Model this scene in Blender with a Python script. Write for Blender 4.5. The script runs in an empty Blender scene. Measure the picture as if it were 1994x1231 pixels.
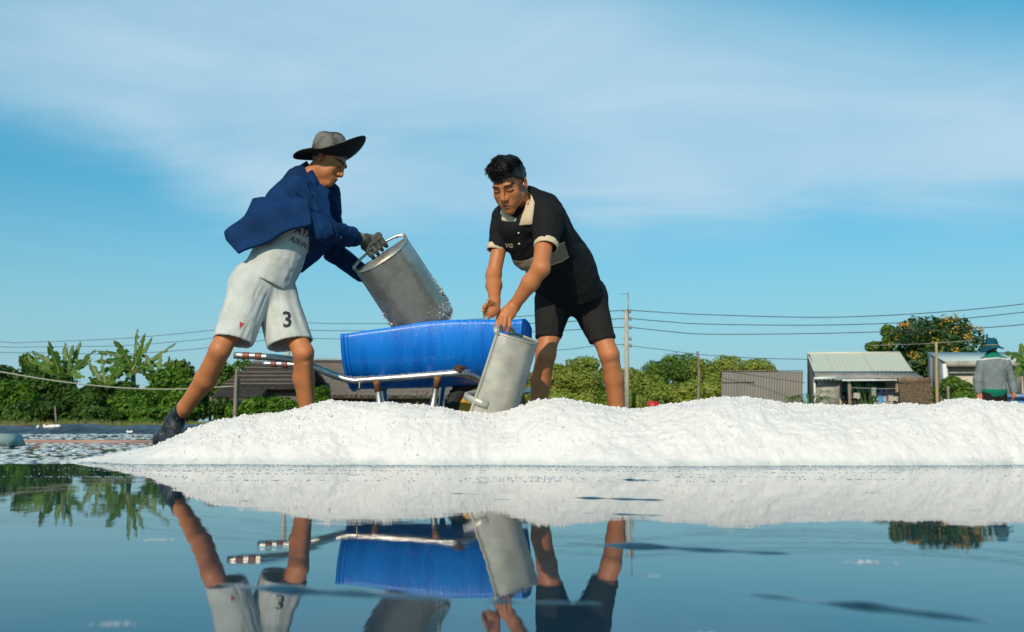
import bpy, bmesh, math, random
import numpy as np
from mathutils import Vector, Matrix
from mathutils.bvhtree import BVHTree
rad = math.radians
random.seed(7); RNG = np.random.default_rng(11)
scene = bpy.context.scene
COL = scene.collection

# ------------------------------------------------------------------ camera
CAM_H = 0.1426
PITCH = math.atan(220.5 / 1938.6)
cam_data = bpy.data.cameras.new('camera'); cam = bpy.data.objects.new('camera', cam_data); COL.objects.link(cam)
cam.location = (0, 0, CAM_H); cam.rotation_euler = (math.pi / 2 + PITCH, 0, 0)
cam_data.sensor_fit = 'HORIZONTAL'; cam_data.sensor_width = 36; cam_data.lens = 35
cam_data.clip_start = 0.02; cam_data.clip_end = 3000
cam_data.dof.use_dof = True; cam_data.dof.focus_distance = 4.9; cam_data.dof.aperture_fstop = 6.3
scene.camera = cam

# ------------------------------------------------------------------ sky and sun
SUN_AZ = rad(196)      # compass-like: direction to the sun in the XY plane, x = sin, y = cos
SUN_EL = rad(31)
world = bpy.data.worlds.new('World'); scene.world = world; world.use_nodes = True
wn = world.node_tree; wn.nodes.clear()
def wnode(t, **kw):
    n = wn.nodes.new(t)
    for k, v in kw.items(): setattr(n, k, v)
    return n
def wmath(op, a, b=None, c=None, clamp=False):
    n = wnode('ShaderNodeMath', operation=op, use_clamp=clamp)
    for i, v in enumerate((a, b, c)):
        if v is None: continue
        if isinstance(v, (int, float)): n.inputs[i].default_value = v
        else: wn.links.new(v, n.inputs[i])
    return n.outputs[0]
sky = wnode('ShaderNodeTexSky', sky_type='NISHITA', sun_disc=False)
sky.sun_elevation = SUN_EL; sky.sun_rotation = SUN_AZ
sky.air_density = 1.0; sky.dust_density = 0.6; sky.ozone_density = 2.0
tc = wnode('ShaderNodeTexCoord')
sep = wnode('ShaderNodeSeparateXYZ'); wn.links.new(tc.outputs['Generated'], sep.inputs[0])
az = wmath('ARCTAN2', sep.outputs[0], sep.outputs[1])            # 0 straight ahead
hyp = wmath('SQRT', wmath('ADD', wmath('MULTIPLY', sep.outputs[0], sep.outputs[0]), wmath('MULTIPLY', sep.outputs[1], sep.outputs[1])))
el = wmath('ARCTAN2', sep.outputs[2], hyp)
# high thin cloud: coordinates on a cloud sheet far above, stretched into long streaks
den = wmath('ADD', wmath('MAXIMUM', sep.outputs[2], 0.0), 0.16)
comb = wnode('ShaderNodeCombineXYZ')
wn.links.new(wmath('DIVIDE', sep.outputs[0], den), comb.inputs[0]); wn.links.new(wmath('DIVIDE', sep.outputs[1], den), comb.inputs[1])
def wnoise(scale, detail, rough, dist, rot, sc, loc=(0, 0, 0)):
    mp = wnode('ShaderNodeMapping'); mp.inputs['Rotation'].default_value = (0, 0, rot); mp.inputs['Scale'].default_value = sc; mp.inputs['Location'].default_value = loc
    wn.links.new(comb.outputs[0], mp.inputs[0])
    n = wnode('ShaderNodeTexNoise'); n.inputs['Scale'].default_value = scale; n.inputs['Detail'].default_value = detail
    n.inputs['Roughness'].default_value = rough; n.inputs['Distortion'].default_value = dist
    wn.links.new(mp.outputs[0], n.inputs['Vector']); return n.outputs[0]
n1 = wnoise(0.75, 5, 0.5, 0.35, rad(28), (1.0, 1.7, 1), (3.1, 0.4, 0))
n2 = wnoise(1.9, 6, 0.52, 0.7, rad(34), (0.9, 1.5, 1), (7.0, 2.2, 0))
# the lower rim of the cloud sheet rises towards the left of the view
crv = wnode('ShaderNodeFloatCurve'); cm = crv.mapping.curves[0]
pts = [(0.0, .45), (0.22, .53), (0.335, .525), (0.372, .490), (0.405, .395), (0.44, .345), (0.52, .36), (0.60, .375), (0.68, .38), (0.85, .44), (1.0, .45)]
cm.points[0].location = pts[0]; cm.points[1].location = pts[-1]
for p_ in pts[1:-1]: cm.points.new(*p_)
crv.mapping.update()
wn.links.new(wmath('ADD', wmath('MULTIPLY', az, 1 / math.pi), 0.5, clamp=True), crv.inputs['Value'])
rim = wmath('MULTIPLY', crv.outputs[0], rad(30))
edge = wmath('SUBTRACT', wmath('ADD', el, wmath('MULTIPLY', wmath('SUBTRACT', n2, 0.5), 0.07)), rim)
edge = wmath('MULTIPLY', edge, 1 / rad(2.2))
edge_n = wnode('ShaderNodeMapRange', interpolation_type='SMOOTHSTEP'); edge_n.inputs['From Min'].default_value = -0.7; edge_n.inputs['From Max'].default_value = 1.6
wn.links.new(edge, edge_n.inputs['Value'])
fade = wnode('ShaderNodeMapRange', interpolation_type='SMOOTHSTEP'); fade.inputs['From Min'].default_value = 0.24; fade.inputs['From Max'].default_value = 0.58
wn.links.new(n1, fade.inputs['Value'])
strk = wnode('ShaderNodeMapRange'); strk.inputs['From Min'].default_value = 0.32; strk.inputs['From Max'].default_value = 0.66
wn.links.new(n2, strk.inputs['Value'])
veil = wmath('MULTIPLY', edge_n.outputs[0], wmath('ADD', wmath('ADD', wmath('MULTIPLY', fade.outputs[0], 0.42), wmath('MULTIPLY', strk.outputs[0], 0.24)), 0.30), clamp=True)
# the veil thins out with height
thin = wnode('ShaderNodeMapRange', interpolation_type='SMOOTHSTEP'); thin.inputs['From Min'].default_value = rad(22.5); thin.inputs['From Max'].default_value = rad(30)
thin.inputs['To Min'].default_value = 1.0; thin.inputs['To Max'].default_value = 0.12
wn.links.new(wmath('ADD', el, wmath('MULTIPLY', az, 0.25)), thin.inputs['Value'])
haze_low = wnode('ShaderNodeMapRange', interpolation_type='SMOOTHSTEP'); haze_low.inputs['From Min'].default_value = rad(16.5); haze_low.inputs['From Max'].default_value = rad(0)
haze_low.inputs['To Min'].default_value = 0.0; haze_low.inputs['To Max'].default_value = 0.92
wn.links.new(el, haze_low.inputs['Value'])
veil = wmath('MULTIPLY', veil, thin.outputs[0])
tint = wnode('ShaderNodeMix', data_type='RGBA', blend_type='MULTIPLY'); tint.inputs[0].default_value = 1.0
wn.links.new(sky.outputs[0], tint.inputs[6]); 
hi_t = wnode('ShaderNodeMapRange', interpolation_type='SMOOTHSTEP'); hi_t.inputs['From Min'].default_value = rad(10); hi_t.inputs['From Max'].default_value = rad(26); wn.links.new(el, hi_t.inputs['Value'])
tcol = wnode('ShaderNodeMix', data_type='RGBA'); wn.links.new(hi_t.outputs[0], tcol.inputs[0]); tcol.inputs[6].default_value = (0.34, 1.0, 1.05, 1); tcol.inputs[7].default_value = (0.16, 1.30, 1.28, 1); wn.links.new(tcol.outputs[2], tint.inputs[7])
hazec = wnode('ShaderNodeMix', data_type='RGBA'); wn.links.new(haze_low.outputs[0], hazec.inputs[0]); wn.links.new(tint.outputs[2], hazec.inputs[6]); hazec.inputs[7].default_value = (3.2, 4.95, 5.85, 1)
mixc = wnode('ShaderNodeMix', data_type='RGBA'); wn.links.new(veil, mixc.inputs[0])
wn.links.new(hazec.outputs[2], mixc.inputs[6]); mixc.inputs[7].default_value = (4.3, 6.2, 7.6, 1)
bg = wnode('ShaderNodeBackground'); bg.inputs['Strength'].default_value = 0.1
wn.links.new(mixc.outputs[2], bg.inputs['Color'])
wo = wnode('ShaderNodeOutputWorld'); wn.links.new(bg.outputs[0], wo.inputs[0])

sun_d = bpy.data.lights.new('sun', 'SUN'); sun = bpy.data.objects.new('sun', sun_d); COL.objects.link(sun)
sun_d.energy = 3.5; sun_d.angle = rad(0.55); sun_d.color = (1.0, 0.865, 0.67)
sdir = Vector((math.sin(SUN_AZ) * math.cos(SUN_EL), math.cos(SUN_AZ) * math.cos(SUN_EL), math.sin(SUN_EL)))
sun.rotation_euler = sdir.to_track_quat('Z', 'Y').to_euler(); sun.location = sdir * 60
vs = scene.view_settings; vs.view_transform = 'Standard'; vs.look = 'None'; vs.exposure = 0.12; vs.gamma = 1.0; vs.use_curve_mapping = False
scene.cycles.max_bounces = 8; scene.cycles.use_denoising = True

# ------------------------------------------------------------------ helpers
_ct, _st = math.cos(PITCH), math.sin(PITCH); FPX = 1994 * 35 / 36
def P(px, py, Y):
    """the point at distance Y seen at pixel (px, py) of the photograph: used to measure the place"""
    u = (px - 997) / FPX; v = (615.5 - py) / FPX
    s = Y / (_ct - v * _st)
    return np.array((u * s, Y, CAM_H + (_st + v * _ct) * s))
def unit(v): v = np.asarray(v, float); return v / np.linalg.norm(v)

def empty(name, loc, label, cat, group=None):
    o = bpy.data.objects.new(name, None); COL.objects.link(o); o.location = tuple(float(c) for c in loc); o.empty_display_size = 0.1
    tag(o, label, cat, group); return o
def tag(o, label=None, cat=None, group=None, kind=None):
    if label: o['label'] = label
    if cat: o['category'] = cat
    if group: o['group'] = group
    if kind: o['kind'] = kind
    return o
def mesh_np(name, V, F, smooth=True, fsize=None):
    """V (n,3); F (m,k) array of equal-sized faces, or list of index tuples"""
    me = bpy.data.meshes.new(name); V = np.asarray(V, np.float32)
    me.vertices.add(len(V)); me.vertices.foreach_set('co', V.ravel())
    if isinstance(F, np.ndarray):
        m, k = F.shape; li = F.astype(np.int32).ravel(); st = np.arange(0, m * k, k, dtype=np.int32)
    else:
        m = len(F); ks = [len(f) for f in F]; li = np.array([i for f in F for i in f], np.int32); st = np.concatenate(([0], np.cumsum(ks)[:-1])).astype(np.int32)
    me.loops.add(len(li)); me.loops.foreach_set('vertex_index', li)
    me.polygons.add(m); me.polygons.foreach_set('loop_start', st)
    if smooth is True: me.polygons.foreach_set('use_smooth', np.ones(m, bool))
    me.update(calc_edges=True); me.validate(); return me
def attr(me, name, vals):
    a = me.attributes.new(name, 'FLOAT', 'POINT'); a.data.foreach_set('value', np.asarray(vals, np.float32)); return a
def attr3(me, name, vals):
    a = me.attributes.new(name, 'FLOAT_VECTOR', 'POINT'); a.data.foreach_set('vector', np.asarray(vals, np.float32).ravel()); return a
def ob(name, V, F, mat, parent=None, smooth=True, label=None):
    V = np.asarray(V, float)
    if parent is not None:
        o_ = np.zeros(3); q = parent
        while q is not None: o_ += np.array(q.location); q = q.parent
        V = V - o_
    me = mesh_np(name, V, F, smooth); o = bpy.data.objects.new(name, me); COL.objects.link(o)
    if mat is not None: me.materials.append(mat)
    o.parent = parent
    if label: o['label'] = label
    return o
def lone(name, V, F, mat, label, cat, group=None, smooth=True):
    """a thing that is one mesh: its origin sits at its base"""
    V = np.asarray(V, float); b = np.array([(V[:, 0].min() + V[:, 0].max()) / 2, (V[:, 1].min() + V[:, 1].max()) / 2, V[:, 2].min()])
    o = ob(name, V - b, F, mat, None, smooth); o.location = tuple(b); tag(o, label, cat, group); return o
class MB:
    """collects simple solids into one mesh"""
    def __init__(s): s.V = []; s.F = []
    def add(s, V, F):
        n = len(s.V); s.V.extend([tuple(map(float, v)) for v in V]); s.F.extend([tuple(i + n for i in f) for f in F]); return s
    def box(s, c, size, R=None):
        h = np.array(size) / 2; V = np.array([(x, y, z) for x in (-1, 1) for y in (-1, 1) for z in (-1, 1)]) * h
        if R is not None: V = V @ np.asarray(R).T
        V = V + np.array(c)
        return s.add(V, [(0, 1, 3, 2), (4, 6, 7, 5), (0, 4, 5, 1), (2, 3, 7, 6), (0, 2, 6, 4), (1, 5, 7, 3)])
    def tube(s, pts, r, n=10, cap=True):
        pts = [np.asarray(p, float) for p in pts]; rs = r if hasattr(r, '__len__') else [r] * len(pts)
        t0 = unit(pts[1] - pts[0]); a = unit(np.cross(t0, (0, 0, 1) if abs(t0[2]) < .9 else (1, 0, 0))); V = []
        for i, p in enumerate(pts):
            t = unit(pts[min(i + 1, len(pts) - 1)] - pts[max(i - 1, 0)]); a = unit(a - t * np.dot(a, t)); b = np.cross(t, a)
            for k in range(n):
                th = 2 * math.pi * k / n; V.append(p + rs[i] * (math.cos(th) * a + math.sin(th) * b))
        F = [(i * n + k, i * n + (k + 1) % n, (i + 1) * n + (k + 1) % n, (i + 1) * n + k) for i in range(len(pts) - 1) for k in range(n)]
        if cap: F += [tuple(range(n))[::-1], tuple((len(pts) - 1) * n + k for k in range(n))]
        return s.add(V, F)
    def bar(s, pts, w, t, up):
        """flat strip of width w (along up) and thickness t along a path"""
        pts = [np.asarray(p, float) for p in pts]; up = unit(up); V = []
        for i, p in enumerate(pts):
            d = unit(pts[min(i + 1, len(pts) - 1)] - pts[max(i - 1, 0)]); n_ = unit(np.cross(d, up))
            for (a, b) in ((-1, -1), (1, -1), (1, 1), (-1, 1)): V.append(p + up * w / 2 * a + n_ * t / 2 * b)
        F = [(i * 4 + k, i * 4 + (k + 1) % 4, i * 4 + 4 + (k + 1) % 4, i * 4 + 4 + k) for i in range(len(pts) - 1) for k in range(4)]
        F += [(3, 2, 1, 0), tuple((len(pts) - 1) * 4 + k for k in range(4))]
        return s.add(V, F)
    def build(s, name, mat, parent=None, smooth=False, label=None): return ob(name, np.array(s.V), s.F, mat, parent, smooth, label)
def arc(pts, n=6):
    """Catmull-Rom through points"""
    p = [np.asarray(q, float) for q in pts]; p = [2 * p[0] - p[1]] + p + [2 * p[-1] - p[-2]]; out = []
    for i in range(1, len(p) - 2):
        for k in range(n):
            t = k / n; out.append(.5 * (2 * p[i] + (p[i + 1] - p[i - 1]) * t + (2 * p[i - 1] - 5 * p[i] + 4 * p[i + 1] - p[i + 2]) * t * t + (3 * p[i] - p[i - 1] - 3 * p[i + 1] + p[i + 2]) * t ** 3))
    out.append(p[-2]); return out

# value noise on arrays
_TAB = RNG.random((64, 64, 64)).astype(np.float32)
def vnoise(p):
    p = np.asarray(p, np.float32); i = np.floor(p).astype(np.int32); f = p - i; f = f * f * (3 - 2 * f)
    def g(a, b, c): return _TAB[(i[:, 0] + a) & 63, (i[:, 1] + b) & 63, (i[:, 2] + c) & 63]
    x0 = g(0, 0, 0) * (1 - f[:, 0]) + g(1, 0, 0) * f[:, 0]; x1 = g(0, 1, 0) * (1 - f[:, 0]) + g(1, 1, 0) * f[:, 0]
    x2 = g(0, 0, 1) * (1 - f[:, 0]) + g(1, 0, 1) * f[:, 0]; x3 = g(0, 1, 1) * (1 - f[:, 0]) + g(1, 1, 1) * f[:, 0]
    y0 = x0 * (1 - f[:, 1]) + x1 * f[:, 1]; y1 = x2 * (1 - f[:, 1]) + x3 * f[:, 1]
    return y0 * (1 - f[:, 2]) + y1 * f[:, 2] - .5
def fbm(p, o=3):
    p = np.asarray(p, np.float32); s = 0; a = 1
    for k in range(o): s = s + a * vnoise(p * 2 ** k + 17.3 * k); a *= .5
    return s

# ------------------------------------------------------------------ materials
MAT = {}
def mat(name, c1, c2=None, scale=8, rough=.6, metal=0, bump=0, bscale=60, spec=.5, detail=4, attr_tint=None, c3=None, sub=0, subr=(.1, .05, .03), coat=0, bdist=.01, stretch=None, rvar=0, sheen=0, thr=(.35, .65)):
    if name in MAT: return MAT[name]
    m = bpy.data.materials.new(name); m.use_nodes = True; nt = m.node_tree; b = nt.nodes['Principled BSDF']; MAT[name] = m
    N = lambda t, **k: (lambda n: ([setattr(n, a, v) for a, v in k.items()], n)[1])(nt.nodes.new(t))
    tcn = N('ShaderNodeTexCoord'); vec = tcn.outputs['Object']
    if stretch:
        mp = N('ShaderNodeMapping'); mp.inputs['Scale'].default_value = stretch; nt.links.new(vec, mp.inputs[0]); vec = mp.outputs[0]
    col = None
    if c2 is not None:
        no = N('ShaderNodeTexNoise'); no.inputs['Scale'].default_value = scale; no.inputs['Detail'].default_value = detail; no.inputs['Roughness'].default_value = .6
        nt.links.new(vec, no.inputs['Vector'])
        rp = N('ShaderNodeMapRange', interpolation_type='SMOOTHSTEP'); rp.inputs['From Min'].default_value = thr[0]; rp.inputs['From Max'].default_value = thr[1]
        nt.links.new(no.outputs[0], rp.inputs['Value'])
        mx = N('ShaderNodeMix', data_type='RGBA'); nt.links.new(rp.outputs[0], mx.inputs[0])
        mx.inputs[6].default_value = (*c1, 1); mx.inputs[7].default_value = (*c2, 1); col = mx.outputs[2]
    if attr_tint:
        at = N('ShaderNodeAttribute', attribute_name=attr_tint); mx = N('ShaderNodeMix', data_type='RGBA'); nt.links.new(at.outputs['Fac'], mx.inputs[0])
        if col is not None: nt.links.new(col, mx.inputs[6])
        else: mx.inputs[6].default_value = (*c1, 1)
        mx.inputs[7].default_value = (*c3, 1); col = mx.outputs[2]
    if col is not None: nt.links.new(col, b.inputs['Base Color'])
    else: b.inputs['Base Color'].default_value = (*c1, 1)
    b.inputs['Roughness'].default_value = rough; b.inputs['Metallic'].default_value = metal; b.inputs['Specular IOR Level'].default_value = spec
    if sub: b.inputs['Subsurface Weight'].default_value = sub; b.inputs['Subsurface Radius'].default_value = subr; b.inputs['Subsurface Scale'].default_value = .05
    if coat: b.inputs['Coat Weight'].default_value = coat; b.inputs['Coat Roughness'].default_value = .15
    if sheen: b.inputs['Sheen Weight'].default_value = sheen
    if rvar:
        n3 = N('ShaderNodeTexNoise'); n3.inputs['Scale'].default_value = scale * 2.3; n3.inputs['Detail'].default_value = 5; nt.links.new(vec, n3.inputs['Vector'])
        r3 = N('ShaderNodeMapRange'); r3.inputs['From Min'].default_value = .3; r3.inputs['From Max'].default_value = .7; r3.inputs['To Min'].default_value = rough - rvar; r3.inputs['To Max'].default_value = rough + rvar
        nt.links.new(n3.outputs[0], r3.inputs['Value']); nt.links.new(r3.outputs[0], b.inputs['Roughness'])
    if bump:
        n2 = N('ShaderNodeTexNoise'); n2.inputs['Scale'].default_value = bscale; n2.inputs['Detail'].default_value = 5; nt.links.new(vec, n2.inputs['Vector'])
        bp = N('ShaderNodeBump'); bp.inputs['Strength'].default_value = bump; bp.inputs['Distance'].default_value = bdist
        nt.links.new(n2.outputs[0], bp.inputs['Height']); nt.links.new(bp.outputs[0], b.inputs['Normal'])
    return m
# ------------------------------------------------------------------ the setting: ground, salt pan, water
M_ground = mat('dry_earth', (.16, .12, .07), (.07, .085, .03), scale=.5, rough=.9, bump=.5, bscale=3, bdist=.1)
M_liner = mat('black_liner', (.010, .016, .026), (.028, .040, .058), scale=1.5, rough=.32, bump=.5, bscale=5, bdist=.06, rvar=.1)
# one sheet: the pan floor under the water, the bank, then land to the horizon
ys = [-40, 31.3, 31.9, 32.5, 33.2, 34.4, 45, 80, 300, 2500]; zs = [-.06, -.06, .20, .245, .25, .27, .33, .35, .4, .5]
xs = [-2500, -300, -80] + list(np.linspace(-40, 40, 81)) + [80, 300, 2500]
V = []; 
for j, (y, z) in enumerate(zip(ys, zs)):
    for x in xs: V.append((x, y, z + (.02 * math.sin(x * 1.7) + .015 * math.sin(x * 3.1 + 1) if 2 <= j <= 4 else 0)))
nx = len(xs); F = [(j * nx + i, j * nx + i + 1, (j + 1) * nx + i + 1, (j + 1) * nx + i) for j in range(len(ys) - 1) for i in range(nx - 1)]
gr = ob('ground', np.array(V), F, M_ground); tag(gr, kind='structure')
# black plastic liner over the bank
ys2 = [31.0, 31.25, 31.6, 31.9, 32.3, 32.7]; zs2 = [-.05, .01, .13, .215, .262, .27]
xs2 = np.linspace(-34, 30, 520); V = []
for j, (y, z) in enumerate(zip(ys2, zs2)):
    for i, x in enumerate(xs2):
        w = .03 * math.sin(x * 2.1 + .7 * math.sin(x * .9)) + .018 * math.sin(x * 5.3 + j * .4) + .012 * math.sin(x * 11 + j)
        V.append((x, y + w * .8, z + (.012 if j > 0 else 0) + (.3 * w if j > 1 else 0) + (.02 * math.sin(x * 1.7) + .015 * math.sin(x * 3.1 + 1) if j > 2 else 0)))
nx = len(xs2); F = [(j * nx + i, j * nx + i + 1, (j + 1) * nx + i + 1, (j + 1) * nx + i) for j in range(len(ys2) - 1) for i in range(nx - 1)]
o = ob('pan_bank', np.array(V), F, M_liner); tag(o, kind='structure')

# brine: thin mirror-still water over the black liner
M_water = bpy.data.materials.new('brine'); M_water.use_nodes = True
nt = M_water.node_tree; b = nt.nodes['Principled BSDF']
b.inputs['Base Color'].default_value = (.014, .040, .062, 1); b.inputs['Roughness'].default_value = .012; b.inputs['IOR'].default_value = 1.45
def nn(t, **k):
    n = nt.nodes.new(t)
    for a, v in k.items(): setattr(n, a, v)
    return n
tcn = nn('ShaderNodeTexCoord')
def ripple(scale, det, st, rot=0):
    mp = nn('ShaderNodeMapping'); mp.inputs['Scale'].default_value = st; mp.inputs['Rotation'].default_value = (0, 0, rot); nt.links.new(tcn.outputs['Object'], mp.inputs[0])
    n = nn('ShaderNodeTexNoise'); n.inputs['Scale'].default_value = scale; n.inputs['Detail'].default_value = det; nt.links.new(mp.outputs[0], n.inputs['Vector']); return n.outputs[0]
r1 = ripple(3.0, 2, (.35, 1, 1), .1); r2 = ripple(26, 3, (.5, 1, 1))
sp = nn('ShaderNodeSeparateXYZ'); nt.links.new(tcn.outputs['Object'], sp.inputs[0])
far = nn('ShaderNodeMapRange'); far.inputs['From Min'].default_value = 4.6; far.inputs['From Max'].default_value = 9; far.inputs['To Min'].default_value = .007; far.inputs['To Max'].default_value = .16
nt.links.new(sp.outputs[1], far.inputs['Value'])
mul = nn('ShaderNodeMath', operation='MULTIPLY'); nt.links.new(r2, mul.inputs[0]); nt.links.new(far.outputs[0], mul.inputs[1])
m1 = nn('ShaderNodeMath', operation='MULTIPLY'); nt.links.new(r1, m1.inputs[0]); m1.inputs[1].default_value = .05
add = nn('ShaderNodeMath', operation='ADD'); nt.links.new(mul.outputs[0], add.inputs[0]); nt.links.new(m1.outputs[0], add.inputs[1])
bp = nn('ShaderNodeBump'); bp.inputs['Strength'].default_value = 1; bp.inputs['Distance'].default_value = .012; nt.links.new(add.outputs[0], bp.inputs['Height']); nt.links.new(bp.outputs[0], b.inputs['Normal'])
o = ob('water', np.array([(-45, -12, 0), (45, -12, 0), (45, 31.6, 0), (-45, 31.6, 0)]), [(0, 1, 2, 3)], M_water); tag(o, kind='structure')

# ------------------------------------------------------------------ the salt heap
M_salt = mat('salt', (.715, .685, .672), (.65, .622, .605), scale=22, rough=.62, bump=.5, bscale=300, bdist=.003, spec=.4, sub=.0, detail=6, thr=(.45, .75))
nt = M_salt.node_tree; b = nt.nodes['Principled BSDF']; src = b.inputs['Base Color'].links[0].from_socket      # brine soaks the foot of the heap
tcs = nt.nodes.new('ShaderNodeTexCoord'); sps = nt.nodes.new('ShaderNodeSeparateXYZ'); nt.links.new(tcs.outputs['Object'], sps.inputs[0])
nos = nt.nodes.new('ShaderNodeTexNoise'); nos.inputs['Scale'].default_value = 9; nt.links.new(tcs.outputs['Object'], nos.inputs['Vector'])
mas = nt.nodes.new('ShaderNodeMath'); mas.operation = 'MULTIPLY_ADD'; mas.inputs[1].default_value = -.05; nt.links.new(nos.outputs[0], mas.inputs[0]); nt.links.new(sps.outputs[2], mas.inputs[2])
rgs = nt.nodes.new('ShaderNodeMapRange'); rgs.interpolation_type = 'SMOOTHSTEP'; rgs.inputs['From Min'].default_value = -.03; rgs.inputs['From Max'].default_value = .012; nt.links.new(mas.outputs[0], rgs.inputs['Value'])
mxs = nt.nodes.new('ShaderNodeMix'); mxs.data_type = 'RGBA'; nt.links.new(rgs.outputs[0], mxs.inputs[0]); mxs.inputs[6].default_value = (.50, .52, .52, 1); nt.links.new(src, mxs.inputs[7]); nt.links.new(mxs.outputs[2], b.inputs['Base Color'])
CREST = [(60, 896), (130, 892), (200, 884), (240, 877), (300, 866), (340, 848), (380, 829), (430, 813), (480, 804), (540, 800), (575, 794), (600, 786), (640, 778), (700, 783), (800, 784), (860, 790), (900, 797), (950, 800), (985, 796), (1015, 785), (1045, 774), (1090, 771), (1140, 780), (1200, 789), (1250, 795), (1290, 791), (1340, 779), (1400, 770), (1450, 768), (1500, 776), (1560, 783), (1640, 786), (1700, 786), (1760, 783), (1800, 790), (1840, 780), (1870, 773), (1930, 778), (1994, 782), (2100, 772), (2300, 780), (2600, 850)]
YC = 4.42
cx = np.array([P(a, b_, YC)[0] for a, b_ in CREST]); cz = np.array([max(P(a, b_ + 4, YC)[2], .003) for a, b_ in CREST])
FOOT = [(60, 4.46), (220, 4.34), (300, 4.18), (450, 4.12), (700, 4.06), (1000, 4.0), (1300, 3.93), (1700, 3.99), (2000, 4.05), (2600, 4.1)]
fx = np.array([P(a, 850, YC)[0] for a, _ in FOOT]); fy = np.array([y for _, y in FOOT])
def pile_h(x, y, fine=True):
    zc = np.interp(x, cx, cz); q = np.stack([x, y, 0 * x], 1)
    yf = np.interp(x, fx, fy) + .11 * fbm(q * 2.6 + 5, 4); yb = YC + .06 + np.clip(zc / .27, 0.12, 1.2) * .50 + .1 * fbm(q * 1.7 + 9, 2)
    yc = np.maximum(YC + .05 * fbm(q * 1.3 + 40, 2), yf + .04)
    t = np.where(y < yc, (y - yf) / (yc - yf), (yb - y) / (yb - yc)); t = np.clip(t, 0, 1)
    s = np.where(y < yc, 1 - (1 - t) ** 1.75, t * t * (3 - 2 * t))
    z = zc * s
    big = fbm(q * 3.1 + 2, 3) * .040 + fbm(q * np.array((9, 6, 1)) + 21, 3) * .017
    z = z + big * np.clip(t * 2.4, 0, 1) * np.where(np.abs(y - yc) < .10, .25 + 7.5 * np.minimum(np.abs(y - yc), .10), 1) * np.clip(zc / .12, .1, 1)
    if fine:
        # clumps: rounded cells from clipped noise
        k = np.clip(np.abs(fbm(q * 26 + 3, 2)), 0, .5); k2 = np.clip(np.abs(fbm(q * 62 + 13, 2)), 0, .5)
        z = z + (.014 * k + .0065 * k2 - .003) * np.clip(t * 5, 0, 1) * np.clip(zc / .1, .15, 1)
        z = np.where(t <= 0, -.012, z)
    return z
nxp, nyp = 960, 200
gx = np.linspace(cx[0] - .15, 4.2, nxp); gy = np.linspace(3.78, 5.15, nyp)
X, Yg = np.meshgrid(gx, gy); Z = pile_h(X.ravel(), Yg.ravel())
V = np.stack([X.ravel(), Yg.ravel(), Z], 1); jx = fbm(V * 55, 2)
V[:, 0] += .004 * jx; V[:, 1] += .008 * fbm(V * 70 + 7, 2)
ii = np.arange(nxp * nyp).reshape(nyp, nxp); F = np.stack([ii[:-1, :-1].ravel(), ii[:-1, 1:].ravel(), ii[1:, 1:].ravel(), ii[1:, :-1].ravel()], 1)
Fz = Z[F].max(1); F = F[Fz > -.011]
used = np.unique(F); remap = -np.ones(len(V), int); remap[used] = np.arange(len(used)); V = V[used]; F = remap[F]
pile = empty('salt_pile', (0.9, 4.45, 0), 'long low heap of fresh white salt along the edge of the water', 'salt pile')
ob('heap', V, F, M_salt, pile)
# loose crystals and crumbs lying over the heap
ico_V = []; ico_F = []
bm = bmesh.new(); bmesh.ops.create_icosphere(bm, subdivisions=1, radius=1); bm.verts.ensure_lookup_table()
ICO_V = np.array([v.co[:] for v in bm.verts]); ICO_F = np.array([[v.index for v in f.verts] for f in bm.faces]); bm.free()
OCT_V = np.array([(1, 0, 0), (-1, 0, 0), (0, 1, 0), (0, -1, 0), (0, 0, 1), (0, 0, -1)], float)
OCT_F = np.array([(0, 2, 4), (2, 1, 4), (1, 3, 4), (3, 0, 4), (2, 0, 5), (1, 2, 5), (3, 1, 5), (0, 3, 5)])
def scatter_lumps(pts, sizes, flat=1.0, base=(ICO_V, ICO_F), jit=.3):
    n = len(pts); bv, bf = base; k = len(bv)
    R = RNG.normal(size=(n, 3, 3)); Q, _ = np.linalg.qr(R)
    sc = np.ones((n, 1, 3)) * RNG.uniform(.7, 1.3, (n, 1, 3))
    vv = np.einsum('nij,nkj->nki', Q, bv[None] * sc * (1 + jit * RNG.normal(size=(n, k, 1)).clip(-1.5, 1.5) * .6)) * np.asarray(sizes)[:, None, None]
    vv[:, :, 2] *= flat; vv += np.asarray(pts)[:, None, :]
    ff = bf[None] + (np.arange(n) * k)[:, None, None]
    return vv.reshape(-1, 3), ff.reshape(-1, bf.shape[1])
n = 30000
px_ = RNG.uniform(-2.2, 4.0, n); py_ = RNG.uniform(3.9, 4.75, n); crest_bias = RNG.random(n) < .3; py_[crest_bias] = RNG.normal(YC, .05, crest_bias.sum())
pz_ = pile_h(px_, py_); ok = pz_ > .012; px_, py_, pz_ = px_[ok], py_[ok], pz_[ok]
sz = RNG.lognormal(math.log(.0026), .40, len(px_)).clip(.0015, .009) * np.clip(pz_ / .10, .55, 1)
V, F = scatter_lumps(np.stack([px_, py_, pz_ + sz * .2], 1), sz)
tag(ob('crystals', V, F, M_salt, pile, smooth=True), 'coarse white salt crumbs over the heap', kind='stuff')

M_float = mat('brine_crystals', (.20, .29, .38), (.36, .44, .50), scale=12, rough=.12, spec=.6)
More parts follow.
